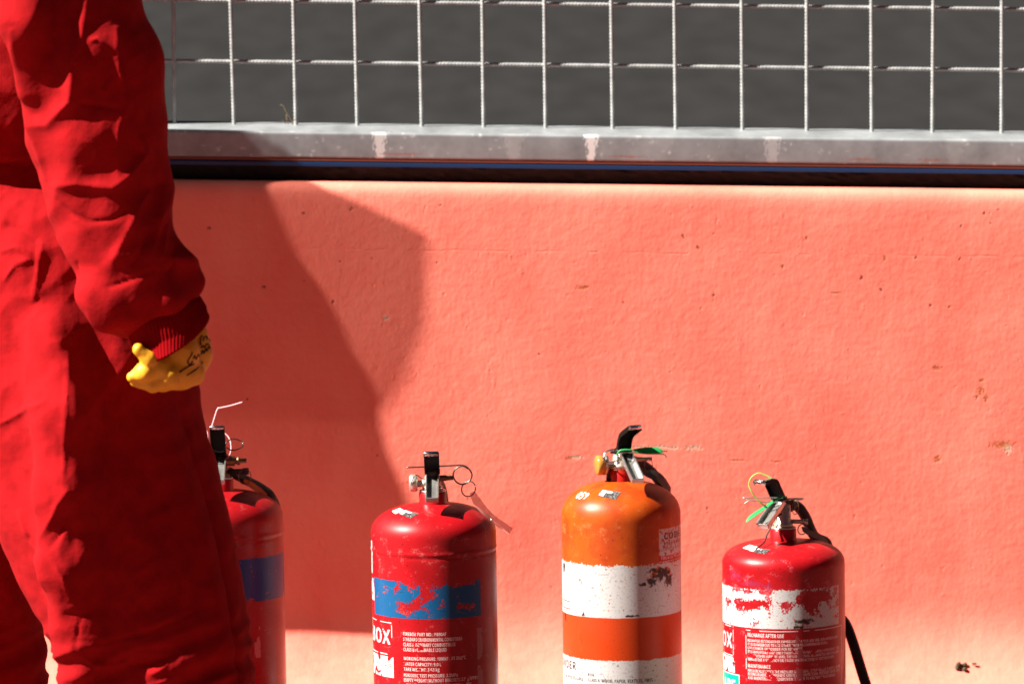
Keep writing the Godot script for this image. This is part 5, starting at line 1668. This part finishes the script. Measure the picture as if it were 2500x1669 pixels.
func build_flag() -> void:
	var foot := Vector3(-1.8503, 0.0000, -7.8300)
	var t := thing("warning_flag", "red cloth flag hanging in folds from an upright pole, left of the picture", "flag", foot)
	var pole := Shape.new()
	pole.tube(PackedVector3Array([Vector3(0, 0.03, 0), Vector3(0, 1.2, 0), Vector3(0, 2.129, 0)]), 0.014, 14)
	put(t, "pole", pole.done(), mat(lin(0.55, 0.50, 0.42), 0.6))
	for h in [0.955, 0.60]:
		var arm := Shape.new()
		arm.box(Vector3(0.03, 0.02, 0.30), Transform3D(Basis.IDENTITY, Vector3(0, h, -0.155)), 0.002)
		put(t, "bracket", arm.done(), mat(lin(0.4, 0.4, 0.4), 0.5, 0.5))
	var thin := mat(lin(0.60, 0.020, 0.012), 0.9)
	thin.transparency = BaseMaterial3D.TRANSPARENCY_ALPHA
	thin.albedo_color.a = 0.74
	var thick := mat(lin(0.55, 0.015, 0.012), 0.9)
	thick.transparency = BaseMaterial3D.TRANSPARENCY_ALPHA
	thick.albedo_color.a = 0.93
	var k := 0
	for sheet in [[[0.0867, 2.0793], [0.1093, 2.0765], [0.1319, 2.0737], [0.1545, 2.0709], [0.1771, 2.0681], [0.1997, 2.0652], [0.2222, 2.0624], [0.2324, 2.0590], [0.2426, 2.0556], [0.2527, 2.0522], [0.2629, 2.0488], [0.2730, 2.0455], [0.2832, 2.0421], [0.2888, 2.0381], [0.2944, 2.0342], [0.3000, 2.0302], [0.3057, 2.0262], [0.3113, 2.0223], [0.3169, 2.0183], [0.3299, 2.0107], [0.3429, 2.0032], [0.3558, 1.9956], [0.3688, 1.9880], [0.3818, 1.9804], [0.3947, 1.9728], [0.4004, 1.9640], [0.4060, 1.9552], [0.4116, 1.9463], [0.4172, 1.9375], [0.4228, 1.9286], [0.4284, 1.9198], [0.4470, 1.9051], [0.4657, 1.8903], [0.4843, 1.8756], [0.5029, 1.8608], [0.5216, 1.8460], [0.5402, 1.8313], [0.5699, 1.8167], [0.5996, 1.8022], [0.6292, 1.7876], [0.6589, 1.7730], [0.6886, 1.7585], [0.7183, 1.7439], [0.7183, 1.7380], [0.7183, 1.7321], [0.7183, 1.7261], [0.7183, 1.7202], [0.7183, 1.7143], [0.7183, 1.7084], [0.7185, 1.6992], [0.7187, 1.6901], [0.7189, 1.6810], [0.7191, 1.6719], [0.7194, 1.6627], [0.7196, 1.6536], [0.7191, 1.6433], [0.7186, 1.6331], [0.7182, 1.6228], [0.7177, 1.6125], [0.7172, 1.6022], [0.7167, 1.5919], [0.7131, 1.5805], [0.7094, 1.5691], [0.7058, 1.5576], [0.7021, 1.5462], [0.6984, 1.5347], [0.6948, 1.5233], [0.6911, 1.5164], [0.6875, 1.5095], [0.6838, 1.5027], [0.6802, 1.4958], [0.6765, 1.4889], [0.6728, 1.4820], [0.6680, 1.4757], [0.6632, 1.4694], [0.6584, 1.4631], [0.6536, 1.4568], [0.6488, 1.4505], [0.6440, 1.4442]],
		[[0.0854, 2.0793], [0.1076, 2.0765], [0.1299, 2.0737], [0.1521, 2.0709], [0.1744, 2.0681], [0.1966, 2.0652], [0.2189, 2.0624], [0.2284, 2.0590], [0.2380, 2.0556], [0.2476, 2.0522], [0.2572, 2.0488], [0.2668, 2.0455], [0.2764, 2.0421], [0.2814, 2.0381], [0.2865, 2.0342], [0.2916, 2.0302], [0.2966, 2.0262], [0.3017, 2.0223], [0.3068, 2.0183], [0.3129, 2.0107], [0.3191, 2.0032], [0.3253, 1.9956], [0.3314, 1.9880], [0.3376, 1.9804], [0.3438, 1.9728], [0.3505, 1.9629], [0.3573, 1.9529], [0.3640, 1.9429], [0.3707, 1.9330], [0.3775, 1.9230], [0.3842, 1.9130], [0.3952, 1.8983], [0.4063, 1.8835], [0.4173, 1.8688], [0.4283, 1.8540], [0.4393, 1.8392], [0.4504, 1.8245], [0.4542, 1.8165], [0.4580, 1.8085], [0.4618, 1.8006], [0.4657, 1.7926], [0.4695, 1.7847], [0.4733, 1.7767], [0.4775, 1.7677], [0.4816, 1.7587], [0.4858, 1.7497], [0.4899, 1.7407], [0.4941, 1.7317], [0.4983, 1.7227], [0.5042, 1.7149], [0.5102, 1.7070], [0.5162, 1.6991], [0.5222, 1.6913], [0.5282, 1.6834], [0.5342, 1.6755], [0.5402, 1.6654], [0.5461, 1.6552], [0.5521, 1.6451], [0.5581, 1.6349], [0.5641, 1.6247], [0.5701, 1.6146], [0.5729, 1.6078], [0.5757, 1.6011], [0.5786, 1.5943], [0.5814, 1.5876], [0.5842, 1.5808], [0.5870, 1.5741], [0.5913, 1.5675], [0.5956, 1.5608], [0.5999, 1.5542], [0.6042, 1.5476], [0.6085, 1.5409], [0.6129, 1.5343], [0.6160, 1.5279], [0.6192, 1.5215], [0.6224, 1.5150], [0.6255, 1.5086], [0.6287, 1.5022], [0.6319, 1.4958], [0.6328, 1.4872], [0.6337, 1.4786], [0.6345, 1.4700], [0.6354, 1.4614], [0.6363, 1.4528], [0.6372, 1.4442], [0.6390, 1.4379], [0.6408, 1.4316], [0.6426, 1.4253], [0.6444, 1.4189], [0.6462, 1.4126], [0.6481, 1.4063], [0.6528, 1.3948], [0.6576, 1.3833], [0.6623, 1.3718], [0.6671, 1.3604], [0.6719, 1.3489], [0.6766, 1.3374], [0.6807, 1.3189], [0.6848, 1.3005], [0.6889, 1.2821], [0.6929, 1.2637], [0.6970, 1.2452], [0.7011, 1.2268], [0.7030, 1.1968], [0.7049, 1.1667], [0.7068, 1.1367], [0.7087, 1.1066], [0.7106, 1.0765], [0.7125, 1.0464]]]:
		var p := PackedVector3Array()
		var cols := 24
		for row in sheet:
			for j in cols:
				var q := j / float(cols - 1)
				p.append(Vector3(lerpf(0.0, row[0], q), row[1], sin(q * 17.0 + row[1] * 3.0) * 0.0015 * q + 0.005 * k * q))
		var s := Shape.new()
		s.grid(p, sheet.size(), cols, false, false, true, PackedVector2Array(), 0)
		put(t, "cloth" if k == 0 else "cloth_fold", s.done(), thin if k == 0 else thick)
		k += 1


# ------------------------------------------------------------------ small things

func build_small_things() -> void:
	var dry := mat(lin(0.20, 0.14, 0.07), 0.9)
	var w := thing("dry_weed", "small dry brown weed growing at the foot of a fence bar", "weed", Vector3(-0.3581, 0.9767, -8.2150))
	for stem in [[Vector3(0.012, 0, 0), Vector3(0.006, 0.012, 0.001), Vector3(0.000, 0.022, 0.001), Vector3(-0.004, 0.030, 0.001), Vector3(-0.009, 0.031, 0.001)], [Vector3(0.004, 0, 0), Vector3(0.002, 0.008, 0.002), Vector3(0.001, 0.016, 0.001)], [Vector3(0.010, 0, 0), Vector3(0.013, 0.006, 0.002), Vector3(0.016, 0.009, 0.001)], [Vector3(0, 0, 0), Vector3(-0.002, 0.004, 0), Vector3(-0.005, 0.006, 0.001)]]:
		wire(w, "stem", stem, 0.0006, dry)
	var mud := mat(lin(0.055, 0.045, 0.022), 0.95)
	var rr := RandomNumberGenerator.new()
	rr.seed = 9
	var clump := thing("mud_clump", "dark clump of mud and moss lying on the foot of the barrier at the right", "mud clump", Vector3(0.7034, 0.1364, -8.0490))
	for k in 16:
		var c := Shape.new()
		var at := Vector3(rr.randf_range(-0.008, 0.007), rr.randf_range(-0.003, 0.006), rr.randf_range(-0.003, 0.005)) if k < 13 else Vector3(0.019 + 0.002 * (k - 13), 0.005 + 0.001 * (k % 2), 0.0)
		var s := rr.randf_range(0.0025, 0.0048) if k < 13 else 0.002
		c.lathe(PackedVector2Array([Vector2(0.0002, -s), Vector2(s * 0.8, -s * 0.5), Vector2(s, 0.1 * s), Vector2(s * 0.6, s * 0.7), Vector2(0.0002, s)]), 7, Transform3D(Basis(Vector3(rr.randf(), rr.randf(), 1).normalized(), rr.randf() * 6.0), at), false)
		put(clump, "lump", c.done(), mud)
